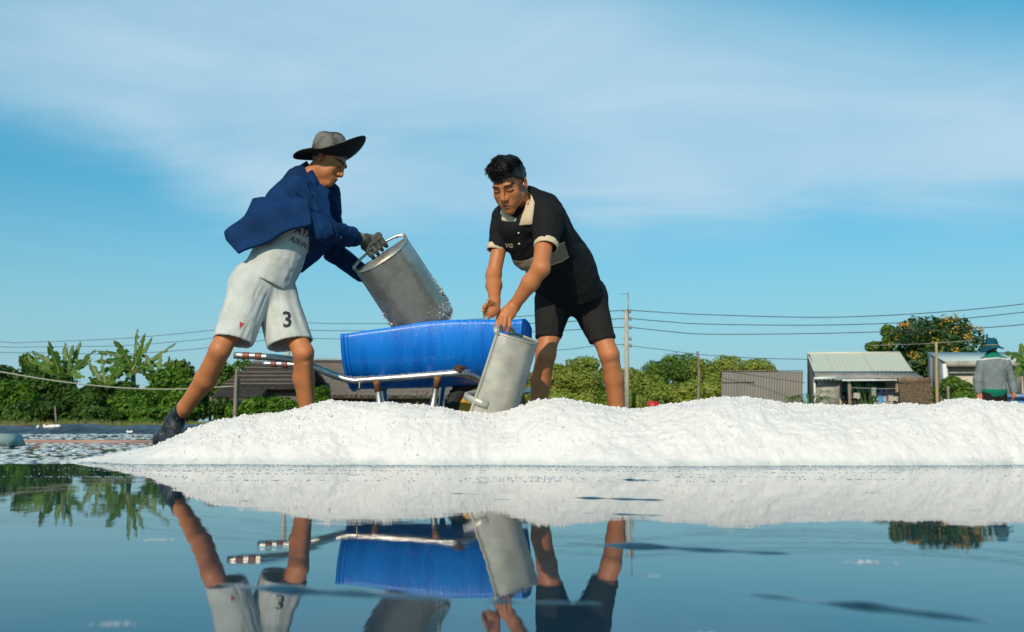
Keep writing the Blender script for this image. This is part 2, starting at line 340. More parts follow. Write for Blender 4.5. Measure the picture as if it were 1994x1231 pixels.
# salt crust and floating crystals on the brine round the heap
M_wet = mat('wet_salt', (.50, .55, .58), (.30, .37, .42), scale=30, rough=.22, bump=.4, bscale=300, bdist=.003)
pts = []; szs = []
def grains(n, x0, x1, yfun, s0, s1):
    for _ in range(n):
        x = random.uniform(x0, x1); y = yfun(x); pts.append((x, y, .0004)); szs.append(random.uniform(s0, s1))
foot = lambda x: float(np.interp(x, fx, fy))
grains(9000, -1.75, 4.0, lambda x: foot(x) + .04 - abs(random.gauss(0, .16)), .0012, .0032)
grains(500, -1.6, 3.2, lambda x: foot(x) - random.uniform(.1, 1.3), .0015, .0035)
for k in range(46):      # little rafts
    x0 = random.uniform(-1.5, 2.3); y0 = foot(x0) - random.uniform(.08, 1.25); L = random.uniform(.03, .16)
    for _ in range(int(L * 320)): pts.append((x0 + random.gauss(0, L), y0 + random.gauss(0, .012), .0005)); szs.append(random.uniform(.0015, .0038))
V, F = scatter_lumps(pts, szs, flat=.4, base=(OCT_V, OCT_F))
o = ob('floating_salt', V, F, M_float, None, smooth=False); tag(o, 'small salt crystals and thin crust floating in front of the heap', kind='stuff')
pts = []; szs = []
for _ in range(2400):
    y = 4.3 + 26 * random.random() ** 2.2; x = -random.uniform(.25, .62) * y - .1; pts.append((x, y, .001)); szs.append(random.uniform(.003, .012) * (1 + y * .10))
for _ in range(2600):
    y = 5.0 + 25 * random.random() ** 1.6; x = random.uniform(-.3, .62) * y; pts.append((x, y, .001)); szs.append(random.uniform(.003, .012) * (1 + y * .08))
V, F = scatter_lumps(pts, szs, flat=.35, base=(OCT_V, OCT_F))
V[:, 0] += (V[:, 0] - np.repeat(np.array(pts)[:, 0], 6)) * 2.2
o = ob('salt_skin', V, F, mat('thin_salt_skin', (.30, .37, .42), (.46, .52, .55), scale=3, rough=.3), None, smooth=False); tag(o, 'white salt skin drifting on the open pan behind the heap', kind='stuff')

# wrinkles of the pan liner that just break the surface of the brine
def fold(p0, p1, w, h, label, lift=.0, seed=0):
    rs = np.random.default_rng(seed); n = 60; m = 7; V = []
    a = np.array(p0); c = np.array(p1)
    for i in range(n + 1):
        t = i / n; base = a + (c - a) * t; tp = math.sin(math.pi * min(t * 1.0, 1)) ** .55
        d = unit(c - a); nrm = np.array((-d[1], d[0], 0)); wob = .18 * w * math.sin(t * 9 + seed) + .09 * w * math.sin(t * 23 + seed)
        hh = h * tp * (.72 + .28 * math.sin(t * 17 + seed * 2) * math.sin(t * 5)); ww = w * (.35 + .65 * tp)
        for j in range(m):
            s = j / (m - 1) * 2 - 1; V.append(base + nrm * (s * ww + wob) + np.array((0, 0, hh * (1 - s * s) ** 1.3 - .002)))
    F = [(i * m + j, i * m + j + 1, (i + 1) * m + j + 1, (i + 1) * m + j) for i in range(n) for j in range(m - 1)]
    return lone('liner_fold', np.array(V), F, M_liner_wet, label, 'liner fold', 'wrinkles of the pan liner')
M_liner_wet = mat('wet_liner', (.010, .03, .055), (.03, .08, .12), scale=14, rough=.06, spec=.6, bump=.25, bscale=40, bdist=.004)
def W(px, py): Y = CAM_H * FPX / (py - 836); q = P(px, py, Y); return (q[0], q[1], 0)
fold(W(395, 1128), W(905, 1160), .016, .0075, 'blurred wrinkle of liner crossing the reflection of the shorts', seed=1)
fold(W(900, 1160), W(1215, 1166), .010, .0045, 'blurred pale wrinkle across the reflection of black shorts', seed=2)
fold(W(1420, 1142), W(2060, 1212), .013, .0065, 'long blurred wrinkle of liner in the bottom right corner', seed=3)
fold(W(1075, 1051), W(1565, 1073), .016, .0075, 'dark wrinkle of liner right of the reflected knees', seed=4)
fold(W(1090, 966), W(1320, 972), .014, .0060, 'dark streak of liner in the middle of the reflected heap', seed=5)
fold(W(1105, 995), W(1345, 1002), .010, .0042, 'thin dark streak at the reflected crest of the heap', seed=6)
fold(W(1190, 932), W(1290, 934), .016, .0062, 'short dark streak near the foot of the heap', seed=7)
fold(W(1380, 932), W(1580, 933), .008, .0025, 'hair-thin streak right of the short dark one', seed=8)
fold(W(820, 957), W(965, 961), .009, .0035, 'faint streak of liner below the half-buried scoop', seed=9)
fold(W(450, 972), W(520, 974), .008, .003, 'small faint streak under the left end of the heap', seed=10)
# bits of salt crust standing in the brine in the foreground
for i, (a, b_, s, lab) in enumerate([(1690, 1089, .010, 'white crumb of salt at the end of the dark wrinkle'), (310, 1046, .009, 'lone salt crumb afloat left of the reflected leg'), (1275, 1113, .004, 'small grey crumb below the dark wrinkle'), (1155, 915, .012, 'little upright salt crumb off the foot of the heap'), (940, 938, .012, 'greyish salt crumb below the half-buried scoop'), (975, 970, .009, 'flat crumb of salt below the greyish one'), (1695, 957, .009, 'dark-edged crumb in front of the right of the heap'), (1895, 991, .008, 'salt crumb afloat near the right edge'), (225, 1203, .006, 'blurred pale crumb in the bottom left corner'), (1375, 1222, .005, 'blurred pale crumb at the bottom edge')]):
    p0 = np.array(W(a, b_)); s *= .75; V, F = scatter_lumps([p0 + np.array((random.gauss(0, 1) * s * 1.3, random.gauss(0, 1) * s * .7, s * .02)) for _ in range(26)], [s * random.uniform(.12, .42) for _ in range(26)], flat=.45)
    lone('salt_crumb', V, F, M_wet, lab, 'salt', 'loose crumbs of salt on the brine', smooth=False)
# ------------------------------------------------------------------ signed-distance modelling for bodies and clothes
def rc(a, b, ra, rb, flat=None):
    a = np.asarray(a, np.float32); b = np.asarray(b, np.float32); ba = b - a; L2 = float(ba @ ba) + 1e-12
    if flat is not None: d = unit(flat[0]).astype(np.float32); s = float(flat[1])
    def f(p):
        pa = p - a; t = np.clip(pa @ ba / L2, 0, 1); q = pa - t[:, None] * ba; r = ra + t * (rb - ra)
        if flat is None: return np.sqrt((q * q).sum(1)) - r
        w = q @ d; q = q + ((1 / s - 1) * w)[:, None] * d
        return (np.sqrt((q * q).sum(1)) - r) * min(1.0, .5 + .5 * s)
    return f
def chain(pts, rs, flat=None): return [rc(pts[i], pts[i + 1], rs[i], rs[i + 1], flat) for i in range(len(pts) - 1)]
def ell(c, r, R=None):
    c = np.asarray(c, np.float32); r = np.asarray(r, np.float32)
    def f(p):
        q = p - c
        if R is not None: q = q @ np.asarray(R, np.float32)
        k0 = np.sqrt(((q / r) ** 2).sum(1)); k1 = np.sqrt(((q / (r * r)) ** 2).sum(1)) + 1e-9
        return np.where(k0 < .05, -r.min(), k0 * (k0 - 1) / k1)
    return f
def half(c, n):
    c = np.asarray(c, np.float32); n = unit(n).astype(np.float32); return lambda p: (p - c) @ n
def smin(a, b, k):
    h = np.clip(.5 + .5 * (b - a) / k, 0, 1); return b + (a - b) * h - k * h * (1 - h)
def smax(a, b, k): return -smin(-a, -b, k)
def U(fs, k=.03):
    def f(p):
        d = fs[0](p)
        for g in fs[1:]: d = smin(d, g(p), k)
        return d
    return f
def sheet(corners, thick, bulge=0.0, rnd=.0, wav=None):
    C = np.asarray(corners, float); c0 = C.mean(0); _, _, vt = np.linalg.svd(C - c0); e1, e2, n = vt
    if n[1] > 0: n = -n
    e2 = np.cross(n, e1); Q = np.stack([(C - c0) @ e1, (C - c0) @ e2], 1); rr = np.abs(Q).max()
    def f(p):
        q = p - c0; u = q @ e1; v = q @ e2; w = q @ n - bulge * (1 - (u * u + v * v) / (rr * rr))
        if wav is not None: w = w - wav(u, v)
        d2 = np.full(len(u), 1e9); s = np.ones(len(u)); m = len(Q)
        for i in range(m):
            j = (i - 1) % m; e = Q[j] - Q[i]; wx = u - Q[i, 0]; wy = v - Q[i, 1]; t = np.clip((wx * e[0] + wy * e[1]) / (e @ e), 0, 1)
            bx = wx - e[0] * t; by = wy - e[1] * t; d2 = np.minimum(d2, bx * bx + by * by)
            c1 = v >= Q[i, 1]; c2 = v < Q[j, 1]; c3 = e[0] * wy > e[1] * wx
            s = np.where((c1 & c2 & c3) | (~c1 & ~c2 & ~c3), -s, s)
        d = s * np.sqrt(d2); wv = np.abs(w) - thick
        return np.minimum(np.maximum(d, wv), 0) + np.sqrt(np.maximum(d, 0) ** 2 + np.maximum(wv, 0) ** 2) - rnd
    return f
def folds(axis, across, along, amp, seed=0, ridged=True):
    """cloth creases running along an axis"""
    a = unit(axis); b = unit(np.cross(a, (.3, .9, .2))); c = np.cross(a, b); Mx = np.stack([a / along, b / across, c / across], 0)
    def f(p):
        q = p @ Mx.T.astype(np.float32) + seed * 7.7; n = vnoise(q) + .45 * vnoise(q * 2.1 + 5)
        return amp * ((.35 - np.abs(n) * 1.6) if ridged else n)
    return f
def hollow(d, pl, t, depth, k=.003): return smax(smax(d, pl, .004), -np.maximum(d + t, -(pl + depth)), k)
def sdf(f, lo, hi, h):
    lo = np.asarray(lo, float); hi = np.asarray(hi, float); nc = np.ceil((hi - lo) / (4 * h)).astype(int); H = 4 * h
    g = [lo[i] + (np.arange(nc[i]) + .5) * H for i in range(3)]
    C = np.stack(np.meshgrid(*g, indexing='ij'), -1).reshape(-1, 3).astype(np.float32)
    d = np.concatenate([f(C[i:i + 400000]) for i in range(0, len(C), 400000)]).reshape(nc)
    act = np.abs(d) < H * .866 * 1.5
    D = np.repeat(np.repeat(np.repeat(d, 4, 0), 4, 1), 4, 2); A = np.repeat(np.repeat(np.repeat(act, 4, 0), 4, 1), 4, 2)
    D = np.pad(D, ((0, 1),) * 3, mode='edge').astype(np.float32); A = np.pad(A, ((0, 1),) * 3)
    A2 = A.copy(); 
    for ax in range(3): A2 |= np.roll(A2, 1, ax)
    I = np.argwhere(A2); pts = (lo + I * h).astype(np.float32)
    vals = np.concatenate([f(pts[i:i + 300000]) for i in range(0, len(pts), 300000)]) if len(pts) else np.zeros(0)
    D[I[:, 0], I[:, 1], I[:, 2]] = vals
    S = D < 0; n = np.array(D.shape)
    al = np.ones(n - 1, bool); an = np.zeros(n - 1, bool)
    for a in (0, 1):
        for b in (0, 1):
            for c in (0, 1):
                s = S[a:n[0] - 1 + a, b:n[1] - 1 + b, c:n[2] - 1 + c]; al &= s; an |= s
    cells = np.argwhere(an & ~al); ids = np.full(n - 1, -1, np.int32); ids[cells[:, 0], cells[:, 1], cells[:, 2]] = np.arange(len(cells))
    off = np.array([(a, b, c) for a in (0, 1) for b in (0, 1) for c in (0, 1)])
    cv = np.stack([D[cells[:, 0] + o[0], cells[:, 1] + o[1], cells[:, 2] + o[2]] for o in off], 1)
    acc = np.zeros((len(cells), 3)); cnt = np.zeros(len(cells))
    for i in range(8):
        for j in range(i + 1, 8):
            if np.abs(off[i] - off[j]).sum() != 1: continue
            m = (cv[:, i] < 0) != (cv[:, j] < 0); t = np.where(m, cv[:, i] / (cv[:, i] - cv[:, j] + 1e-12), 0)
            acc += np.where(m[:, None], off[i] + t[:, None] * (off[j] - off[i]), 0); cnt += m
    V = lo + (cells + acc / cnt[:, None]) * h
    Fs = []
    for ax in range(3):
        sl0 = [slice(1, -1)] * 3; sl1 = [slice(1, -1)] * 3; sl0[ax] = slice(0, n[ax] - 1); sl1[ax] = slice(1, n[ax])
        a = S[tuple(sl0)]; b = S[tuple(sl1)]; e = np.argwhere(a != b)
        if not len(e): continue
        ea = a[e[:, 0], e[:, 1], e[:, 2]]; e = e.copy()
        for q in range(3):
            if q != ax: e[:, q] += 1
        o1, o2 = [(1, 2), (2, 0), (0, 1)][ax]
        def cid(d1, d2):
            k = e.copy(); k[:, o1] -= d1; k[:, o2] -= d2; return ids[k[:, 0], k[:, 1], k[:, 2]]
        q = np.stack([cid(1, 1), cid(0, 1), cid(0, 0), cid(1, 0)], 1); q[~ea] = q[~ea][:, ::-1]; Fs.append(q)
    F = np.concatenate(Fs); F = F[(F >= 0).all(1)]
    return V, F
def relax(V, F, it=2, lam=.5):
    for _ in range(it):
        s = np.zeros_like(V); c = np.zeros(len(V))
        for k in range(4):
            a = F[:, k]; b = F[:, (k + 1) % 4]; np.add.at(s, a, V[b]); np.add.at(s, b, V[a]); np.add.at(c, a, 1); np.add.at(c, b, 1)
        V = V + lam * (s / np.maximum(c, 1)[:, None] - V)
    return V
def join(parts):
    Vs, Fs, n = [], [], 0
    for V, F in parts: Vs.append(V); Fs.append(F + n); n += len(V)
    return np.concatenate(Vs), np.concatenate(Fs)
def bb(pts, pad): p = np.array(pts); return p.min(0) - pad, p.max(0) + pad

# ------------------------------------------------------------------ head: x right, y forward, z up, metres
def frame(F_, U_):
    y = unit(F_); z = unit(np.asarray(U_, float) - y * np.dot(U_, y)); x = np.cross(y, z); return np.stack([x, y, z], 1)
def head_sdf(o, R, s=1.0, jaw=1.0, mouth_open=0.0):
    o = np.asarray(o, np.float32); Rm = np.asarray(R, np.float32)
    skull = U([ell((0, -.014, .042), (.0705, .093, .082)), ell((0, .034, -.016), (.0530, .056, .081)),
               rc((-.037, .002, -.052), (-.008, .073, -.091), .020, .014), rc((.037, .002, -.052), (.008, .073, -.091), .020, .014),
               ell((0, .073, -.089), (.021, .018, .016)), ell((-.037, .062, -.014), (.021, .020, .020)), ell((.037, .062, -.014), (.021, .020, .020)),
               ell((-.033, .050, -.045), (.024, .026, .030)), ell((.033, .050, -.045), (.024, .026, .030)), rc((-.034, .083, .033), (.034, .083, .033), .0115, .0115), ell((0, .076, -.058), (.029, .021, .022))], .022)
    soc = U([ell((-.0315, .1, .012), (.017, .014, .0125)), ell((.0315, .1, .012), (.017, .014, .0125))], .005)
    eyes = U([ell((-.0315, .0775, .011), (.0155, .0125, .0125)), ell((.0315, .0775, .011), (.0155, .0125, .0125))], .003)
    lids = U([rc((-.045, .077, .010), (-.020, .084, .008), .0042, .0042), rc((.045, .077, .010), (.020, .084, .008), .0042, .0042)], .003)
    nose = U([rc((0, .089, .022), (0, .109, -.020), .0075, .0102), rc((-.0125, .099, -.025), (-.0125, .096, -.022), .0082, .007), rc((.0125, .099, -.025), (.0125, .096, -.022), .0082, .007), rc((0, .105, -.026), (0, .094, -.032), .007, .006)], .009)
    up = U([rc((-.021, .086, -.057), (-.005, .0985, -.051 + mouth_open), .0035, .0058), rc((.021, .086, -.057), (.005, .0985, -.051 + mouth_open), .0035, .0058), rc((-.005, .0985, -.051 + mouth_open), (.005, .0985, -.051 + mouth_open), .0056, .0056)], .004)
    low = U([rc((-.019, .085, -.0605), (-.006, .0955, -.0645), .0035, .0066), rc((.019, .085, -.0605), (.006, .0955, -.0645), .0035, .0066), rc((-.006, .0955, -.0645), (.006, .0955, -.0645), .0066, .0066)], .004)
    def ear(sg):
        A = frame((sg * .45, .9, .2), (0, -.22, 1)); outer = ell((sg * .0755, -.012, -.002), (.0085, .0175, .029), A); inn = ell((sg * .0845, -.007, .002), (.009, .0115, .021), A)
        return lambda q: smax(outer(q), -inn(q), .005)
    el_, er_ = ear(-1), ear(1)
    def f(p):
        q = ((p - o) @ Rm) / s
        d = skull(q); d = smax(d, -soc(q), .012); d = smin(d, eyes(q), .004); d = smin(d, lids(q), .004); d = smin(d, nose(q), .010)
        d = smin(d, smin(up(q), low(q), .0015), .006); d = smin(d, smin(el_(q), er_(q), .003), .006)
        return d * s
    return f
def head_tint(V, o, R, s=1.0, fade=0.0):
    """lips, brows and lash line as the colour of the skin itself; 0..1 for each"""
    q = ((V - o) @ R) / s; x, y, z = q.T; ax = np.abs(x)
    lips = np.clip(1.4 - np.sqrt((x / .0185) ** 2 + ((z + .0580) / .0125) ** 2) * 1.1, 0, 1) * (y > .078)
    zb = .0320 + .007 * (1 - ((ax - .034) / .022) ** 2) - .004
    brow = np.clip(1.7 - np.abs(z - zb) / .0042, 0, 1) * np.clip((ax - .010) / .004, 0, 1) * np.clip((.054 - ax) / .005, 0, 1) * (y > .045)
    lash = np.clip(1.6 - np.abs(z - (.0065 + 0 * x)) / .0024, 0, 1) * np.clip((ax - .015) / .003, 0, 1) * np.clip((.049 - ax) / .003, 0, 1) * (y > .06)
    nost = np.clip(1.5 - np.sqrt(((ax - .0075) / .0045) ** 2 + ((z + .0335) / .003) ** 2), 0, 1) * (y > .09)
    gap = np.clip(1.5 - np.abs(z + .0578 + .03 * ax * 0) / .0020, 0, 1) * (ax < .019) * (y > .084)
    hairz = np.zeros_like(x)
    if fade: hairz = np.clip((z - .012 - .55 * np.clip(y, 0, .1)) / .03, 0, 1) * np.clip((.060 - y) / .012, 0, 1) * fade
    return lips * .9, np.clip(brow * 1.0 + lash * .85 + nost * .7 + gap * .8 + hairz, 0, 1)
def skin_mat(name, c1, c2):
    m = mat(name, c1, c2, scale=7, rough=.54, bump=.22, bscale=260, bdist=.002, rvar=.09, sub=.12, subr=(.35, .14, .08), spec=.45)
    nt = m.node_tree; b = nt.nodes['Principled BSDF']; src = b.inputs['Base Color'].links[0].from_socket
    for an, cc in (('lips', (.24, .062, .05)), ('dark', (.012, .009, .008))):
        a = nt.nodes.new('ShaderNodeAttribute'); a.attribute_name = an; mx = nt.nodes.new('ShaderNodeMix'); mx.data_type = 'RGBA'
        nt.links.new(a.outputs['Fac'], mx.inputs[0]); nt.links.new(src, mx.inputs[6]); mx.inputs[7].default_value = (*cc, 1); src = mx.outputs[2]
    nt.links.new(src, b.inputs['Base Color']); return m
def cloth_mat(name, c1, c2, rough=.85, weave=900, bump=.35, wear=10):
    return mat(name, c1, c2, scale=wear, rough=rough, bump=bump, bscale=weave, bdist=.0015, spec=.2)
def strands(roots, tips, w0, bend, seed=0, segs=4):
    """tapered locks: triangular section"""
    rs = np.random.default_rng(seed); Vs = []; Fs = []; n = 0
    for a, b in zip(roots, tips):
        d = unit(b - a); s = unit(np.cross(d, rs.normal(size=3))); t = np.cross(d, s); L = np.linalg.norm(b - a); bd = bend * L * rs.normal(size=3)
        for k in range(segs + 1):
            u = k / segs; c = a + (b - a) * u + bd * u * (1 - u) * 2; w = w0 * (1 - u) ** .7 + .0003
            for q in range(3): Vs.append(c + w * (math.cos(q * 2.094) * s + math.sin(q * 2.094) * t))
        for k in range(segs):
            for q in range(3): Fs.append((n + k * 3 + q, n + k * 3 + (q + 1) % 3, n + k * 3 + 3 + (q + 1) % 3, n + k * 3 + 3 + q))
        n += (segs + 1) * 3
    return np.array(Vs), np.array(Fs)
def person(label, loc): return empty('person', loc, label, 'person')
def body_obj(parts, mat_, parent, o, R, s, fade=0):
    V, F = join(parts); bo = ob('body', V, F, mat_, parent)
    l, d = head_tint(V, np.asarray(o), np.asarray(R), s, fade); attr(bo.data, 'lips', l); attr(bo.data, 'dark', d); return bo
def drape(obj_list, px0, py0, text, size_px, mat_, name, parent, rot=0.0, shear=0.0, off=.002, squash=1.0, bold=0, sub=2, word=None):
    """flat print: letters laid onto the cloth they are printed on (px0, py0: where the first letter stands)"""
    fc = bpy.data.curves.new('lettering', 'FONT'); fc.body = text; fc.size = 1; fc.offset = bold; fc.resolution_u = 2
    if word: fc.space_character = word
    to = bpy.data.objects.new('lettering', fc); COL.objects.link(to); dg = bpy.context.evaluated_depsgraph_get()
    me = bpy.data.meshes.new_from_object(to.evaluated_get(dg)); bpy.data.objects.remove(to)
    bm = bmesh.new(); bm.from_mesh(me); bmesh.ops.triangulate(bm, faces=bm.faces)
    for _ in range(sub): bmesh.ops.subdivide_edges(bm, edges=[e for e in bm.edges if e.calc_length() > .12], cuts=1)
    bmesh.ops.triangulate(bm, faces=bm.faces)
    c, s = math.cos(rot), math.sin(rot); trees = []
    for g in obj_list:
        Mw = Matrix.Translation(g.location + (g.parent.location if g.parent else Vector()))
        trees.append(BVHTree.FromPolygons([Mw @ v.co for v in g.data.vertices], [tuple(p.vertices) for p in g.data.polygons]))
    V = []; o = Vector(cam.location)
    for v in bm.verts:
        x, y = (v.co.x + shear * v.co.y) * size_px * squash, v.co.y * size_px
        q = P(px0 + x * c + y * s, py0 + x * s - y * c, 5.0); d = (Vector(q) - o).normalized(); best = None
        for t in trees:
            h = t.ray_cast(o, d)
            if h[0] is not None and (best is None or h[3] < best[1]): best = (h[0], h[3], h[1])
        V.append(tuple(best[0] - d * off) if best else None)
    F = [tuple(v.index for v in f.verts) for f in bm.faces if all(V[v.index] is not None for v in f.verts)]
    # drop faces torn across an edge of the cloth
    F = [f for f in F if max((Vector(V[f[0]]) - Vector(V[f[1]])).length, (Vector(V[f[1]]) - Vector(V[f[2]])).length, (Vector(V[f[2]]) - Vector(V[f[0]])).length) < .06]
    V = [v if v is not None else (0, 0, 0) for v in V]; us = sorted({i for f in F for i in f}); mp = {i: k for k, i in enumerate(us)}
    bm.free()
    return ob(name, np.array([V[i] for i in us]), [tuple(mp[i] for i in f) for f in F], mat_, parent)
# ------------------------------------------------------------------ the man in the blue jacket, emptying his scoop into the barrow
M_skin = skin_mat('tanned_skin', (.485, .175, .064), (.44, .152, .053))
M_blue = cloth_mat('navy_work_cloth', (.0018, .030, .112), (.0012, .020, .072), wear=6)
M_white = cloth_mat('grey_white_jersey', (.53, .54, .52), (.46, .47, .44), wear=14)
M_hat = cloth_mat('dusty_black_felt', (.016, .016, .016), (.16, .152, .138), wear=13)
M_sock = mat('black_neoprene', (.006, .010, .015), (.012, .018, .026), scale=30, rough=.55, bump=.3, bscale=500, bdist=.002)
M_glove = mat('grey_knit_glove', (.030, .034, .030), (.10, .105, .09), scale=60, rough=.9, bump=.9, bscale=420, bdist=.003)
M_print = mat('black_print', (.012, .013, .015), rough=.7); M_red = mat('red_emblem', (.45, .035, .03), rough=.7)
M_button = mat('metal_button', (.30, .30, .31), rough=.35, metal=.7)
man1 = person('man in a navy jacket and black brimmed hat tipping a metal scoop', P(525, 892, 4.95) * np.array((1, 1, 0)))
o1 = P(636, 315, 4.985); R1 = frame((.835, -.13, -.545), (.55, 0, .835)); hd1 = head_sdf(o1, R1, 1.0)
neckb = P(604, 350, 4.99); neckt = P(627, 326, 4.985)
head1 = sdf(U([hd1, rc(neckb, neckt, .060, .054), rc(neckb + np.array((.03, 0, -.05)), P(640, 345, 4.985), .04, .025)], .02), *bb([o1], .17), .0026)
# legs
hipR, kneeR, calfR, ankR = P(494, 562, 4.90), P(428, 682, 4.78), P(401, 738, 4.88), P(340, 822, 5.06)
hipL, kneeL, calfL, ankL = P(533, 570, 5.02), P(591, 687, 4.88), P(591, 737, 4.95), P(606, 850, 5.03)
def leg(hip, knee, calf, ank, rs, kn, shin):
    m = hip * .35 + knee * .65
    kn = np.asarray(kn, float); back = -kn; dn = unit(ank - knee)
    main = U([rc(hip, m, rs[0], rs[1]), rc(m, knee, rs[1], rs[2] * .97), rc(knee, calf, rs[2] * .97, rs[3]), rc(calf, calf * .35 + ank * .65, rs[3], rs[4]), rc(calf * .35 + ank * .65, ank, rs[4], rs[5])], .02)
    calfm = U([rc(calf + back * .012 + np.array((.016, 0, .02)), calf + dn * .07 + back * .006, rs[3] * .62, rs[3] * .40), rc(calf + back * .012 + np.array((-.016, 0, .02)), calf + dn * .06 + back * .006, rs[3] * .62, rs[3] * .40)], .01)
    pat = ell(knee + kn * rs[2] * .60 + dn * .004, (rs[2] * .50, rs[2] * .50, rs[2] * .58)); tub = ell(knee + kn * rs[2] * .52 + dn * .052, (rs[2] * .34,) * 3)
    shn = rc(knee + kn * rs[2] * .38 + dn * .06, calf * .4 + ank * .6 + kn * rs[4] * .25, rs[2] * .55, rs[4] * .72); dl, dr = ell(knee + kn * rs[2] * .85 + dn * .002 + np.array((rs[2] * .80, 0, 0)), (.015,) * 3), ell(knee + kn * rs[2] * .85 + dn * .002 - np.array((rs[2] * .80, 0, 0)), (.015,) * 3)
    def f(p):
        d = smin(main(p), calfm(p), .014); d = smin(d, shn(p), .012); d = smin(d, pat(p), .018); return smin(d, tub(p), .016)
    return [f]
legsR = U(leg(hipR, kneeR, calfR, ankR, (.074, .058, .050, .051, .037, .032), (.35, -.85, .2), (.4, -.8, 0)), .022)
legsL = U(leg(hipL, kneeL, calfL, ankL, (.074, .058, .049, .050, .037, .033), (.4, -.9, 0), (.35, -.85, 0)), .022)
footL = U([rc(ankL, ankL + np.array((.0, .02, -.05)), .036, .036), rc(ankL + np.array((.0, .0, -.055)), ankL + np.array((.12, -.13, -.07)), .034, .026)], .02)
core = U([rc(P(514, 545, 4.94), P(554, 470, 4.95), .085, .085), rc(P(554, 470, 4.95), P(598, 385, 4.98), .085, .085), rc(P(588, 376, 4.95), P(628, 378, 5.08), .045, .045)], .04)
lower1 = sdf(U([legsR, legsL, footL, core], .02), *bb([hipR, kneeR, kneeL, ankR, ankL, hipL, P(600, 360, 4.98), P(606, 893, 5.03)], .16), .0055)
# right forearm to wrist (bare between cuff and glove)
shR, elR, wrR = P(583, 372, 4.90), P(633, 450, 4.90), P(694, 463, 5.14)
shL, elL, wrL = P(636, 378, 5.13), P(648, 488, 5.24), P(704, 532, 5.36)
arm1 = sdf(U([rc(shR, elR, .05, .042), rc(elR, elR * .5 + wrR * .5, .043, .038), rc(elR * .5 + wrR * .5, P(702, 464, 5.145), .038, .027), rc(shL, elL, .05, .042), rc(elL, wrL, .042, .028)], .015), *bb([shR, elR, wrR, shL, elL, wrL], .08), .005)
body_obj([head1, lower1, arm1], M_skin, man1, o1, R1, 1.0, fade=.0)
# short hair under the hat
def hair_cap(o, R, s, rr, pl, noise, amp, cc=(0, -.014, .042), pn=(0, -.52, .85)):
    e = ell(cc, rr); h = half(pl, pn)
    def f(p):
        q = ((p - np.asarray(o, np.float32)) @ np.asarray(R, np.float32)) / s
        return (smax(e(q), -h(q), .008) - amp * fbm(q * noise + 3, 3)) * s
    return f
V, F = sdf(hair_cap(o1, R1, 1, (.0765, .0955, .0845), (0, .030, .030), 60, .004), *bb([o1], .13), .003)
M_hair = mat('black_hair', (.006, .005, .005), (.016, .013, .012), scale=40, rough=.42, bump=.6, bscale=260, bdist=.004, stretch=(1, 3, 1))
ob('hair', V, F, M_hair, man1)
# T-shirt
ax1 = unit(P(600, 385, 4.97) - P(520, 550, 4.93)); sideN = unit((.62, -.78, -.1))
tee = U([rc(P(600, 385, 4.985), P(566, 452, 4.95), .100, .118, (sideN, .80)), rc(P(566, 452, 4.95), P(540, 505, 4.93), .118, .122, (sideN, .85)), rc(P(540, 505, 4.93), P(508, 566, 4.93), .122, .150, (sideN, .88))], .03)
hemC = P(522, 556, 4.93); hemN = unit(np.array((-.36, -.12, -.93))); th = half(hemC, hemN); tfold = folds(np.array((-.35, 0, -.9)), .045, .20, .0075, 3); tf2 = folds((.9, -.2, -.3), .05, .16, .005, 8)
inner = rc(P(552, 512, 4.93), P(515, 585, 4.93), .140, .156, (sideN, .84))
def tee_f(p):
    return hollow(tee(p) - tfold(p) - tf2(p), th(p), .012, .03)
V, F = sdf(tee_f, *bb([P(606, 385, 4.97), P(500, 585, 4.93), P(455, 520, 4.9), P(585, 560, 4.9)], .17), .0052); V = relax(V, F, 1)
tshirt = ob('t_shirt', V, F, M_white, man1, label='grey white T-shirt with black airline lettering')
# football shorts
pelv = U([rc(P(490, 556, 4.90), P(531, 566, 4.97), .112, .110), rc(P(500, 540, 4.92), P(522, 545, 4.95), .095, .095)], .04)
sR = rc(P(488, 568, 4.88), P(450, 676, 4.80), .104, .094); sL = rc(P(537, 576, 4.98), P(571, 690, 4.92), .102, .113)
hR = half(P(454, 662, 4.78), unit(P(449, 676, 4.775) - P(491, 568, 4.86) + np.array((0.02, 0, -.05)))); hL = half(P(561, 669, 4.905), unit(np.array((.24, -.18, -.95))))
iR = rc(P(478, 600, 4.84), P(446, 684, 4.77), .096, .094); iL = rc(P(552, 612, 4.95), P(564, 700, 4.90), .104, .117)
ff1 = folds(P(449, 676, 4.775) - P(491, 568, 4.86), .035, .20, .010, 5); ff2 = folds(P(563, 690, 4.9) - P(530, 560, 4.98), .045, .22, .009, 6)
sub_waist = half(P(505, 510, 4.93), unit(np.array((.2, 0, 1))))
def shorts_f(p):
    a = hollow(sR(p) - ff1(p), hR(p), .012, .09); b = hollow(sL(p) - ff2(p), hL(p), .012, .10)
    return smax(smin(pelv(p) - ff2(p) * .6, smin(a, b, .016), .030), sub_waist(p), .01)
V, F = sdf(shorts_f, *bb([P(420, 660, 4.72), P(607, 690, 4.85), P(470, 500, 4.95), P(590, 560, 5.05)], .14), .0052); V = relax(V, F, 1)
shorts = ob('shorts', V, F, M_white, man1)
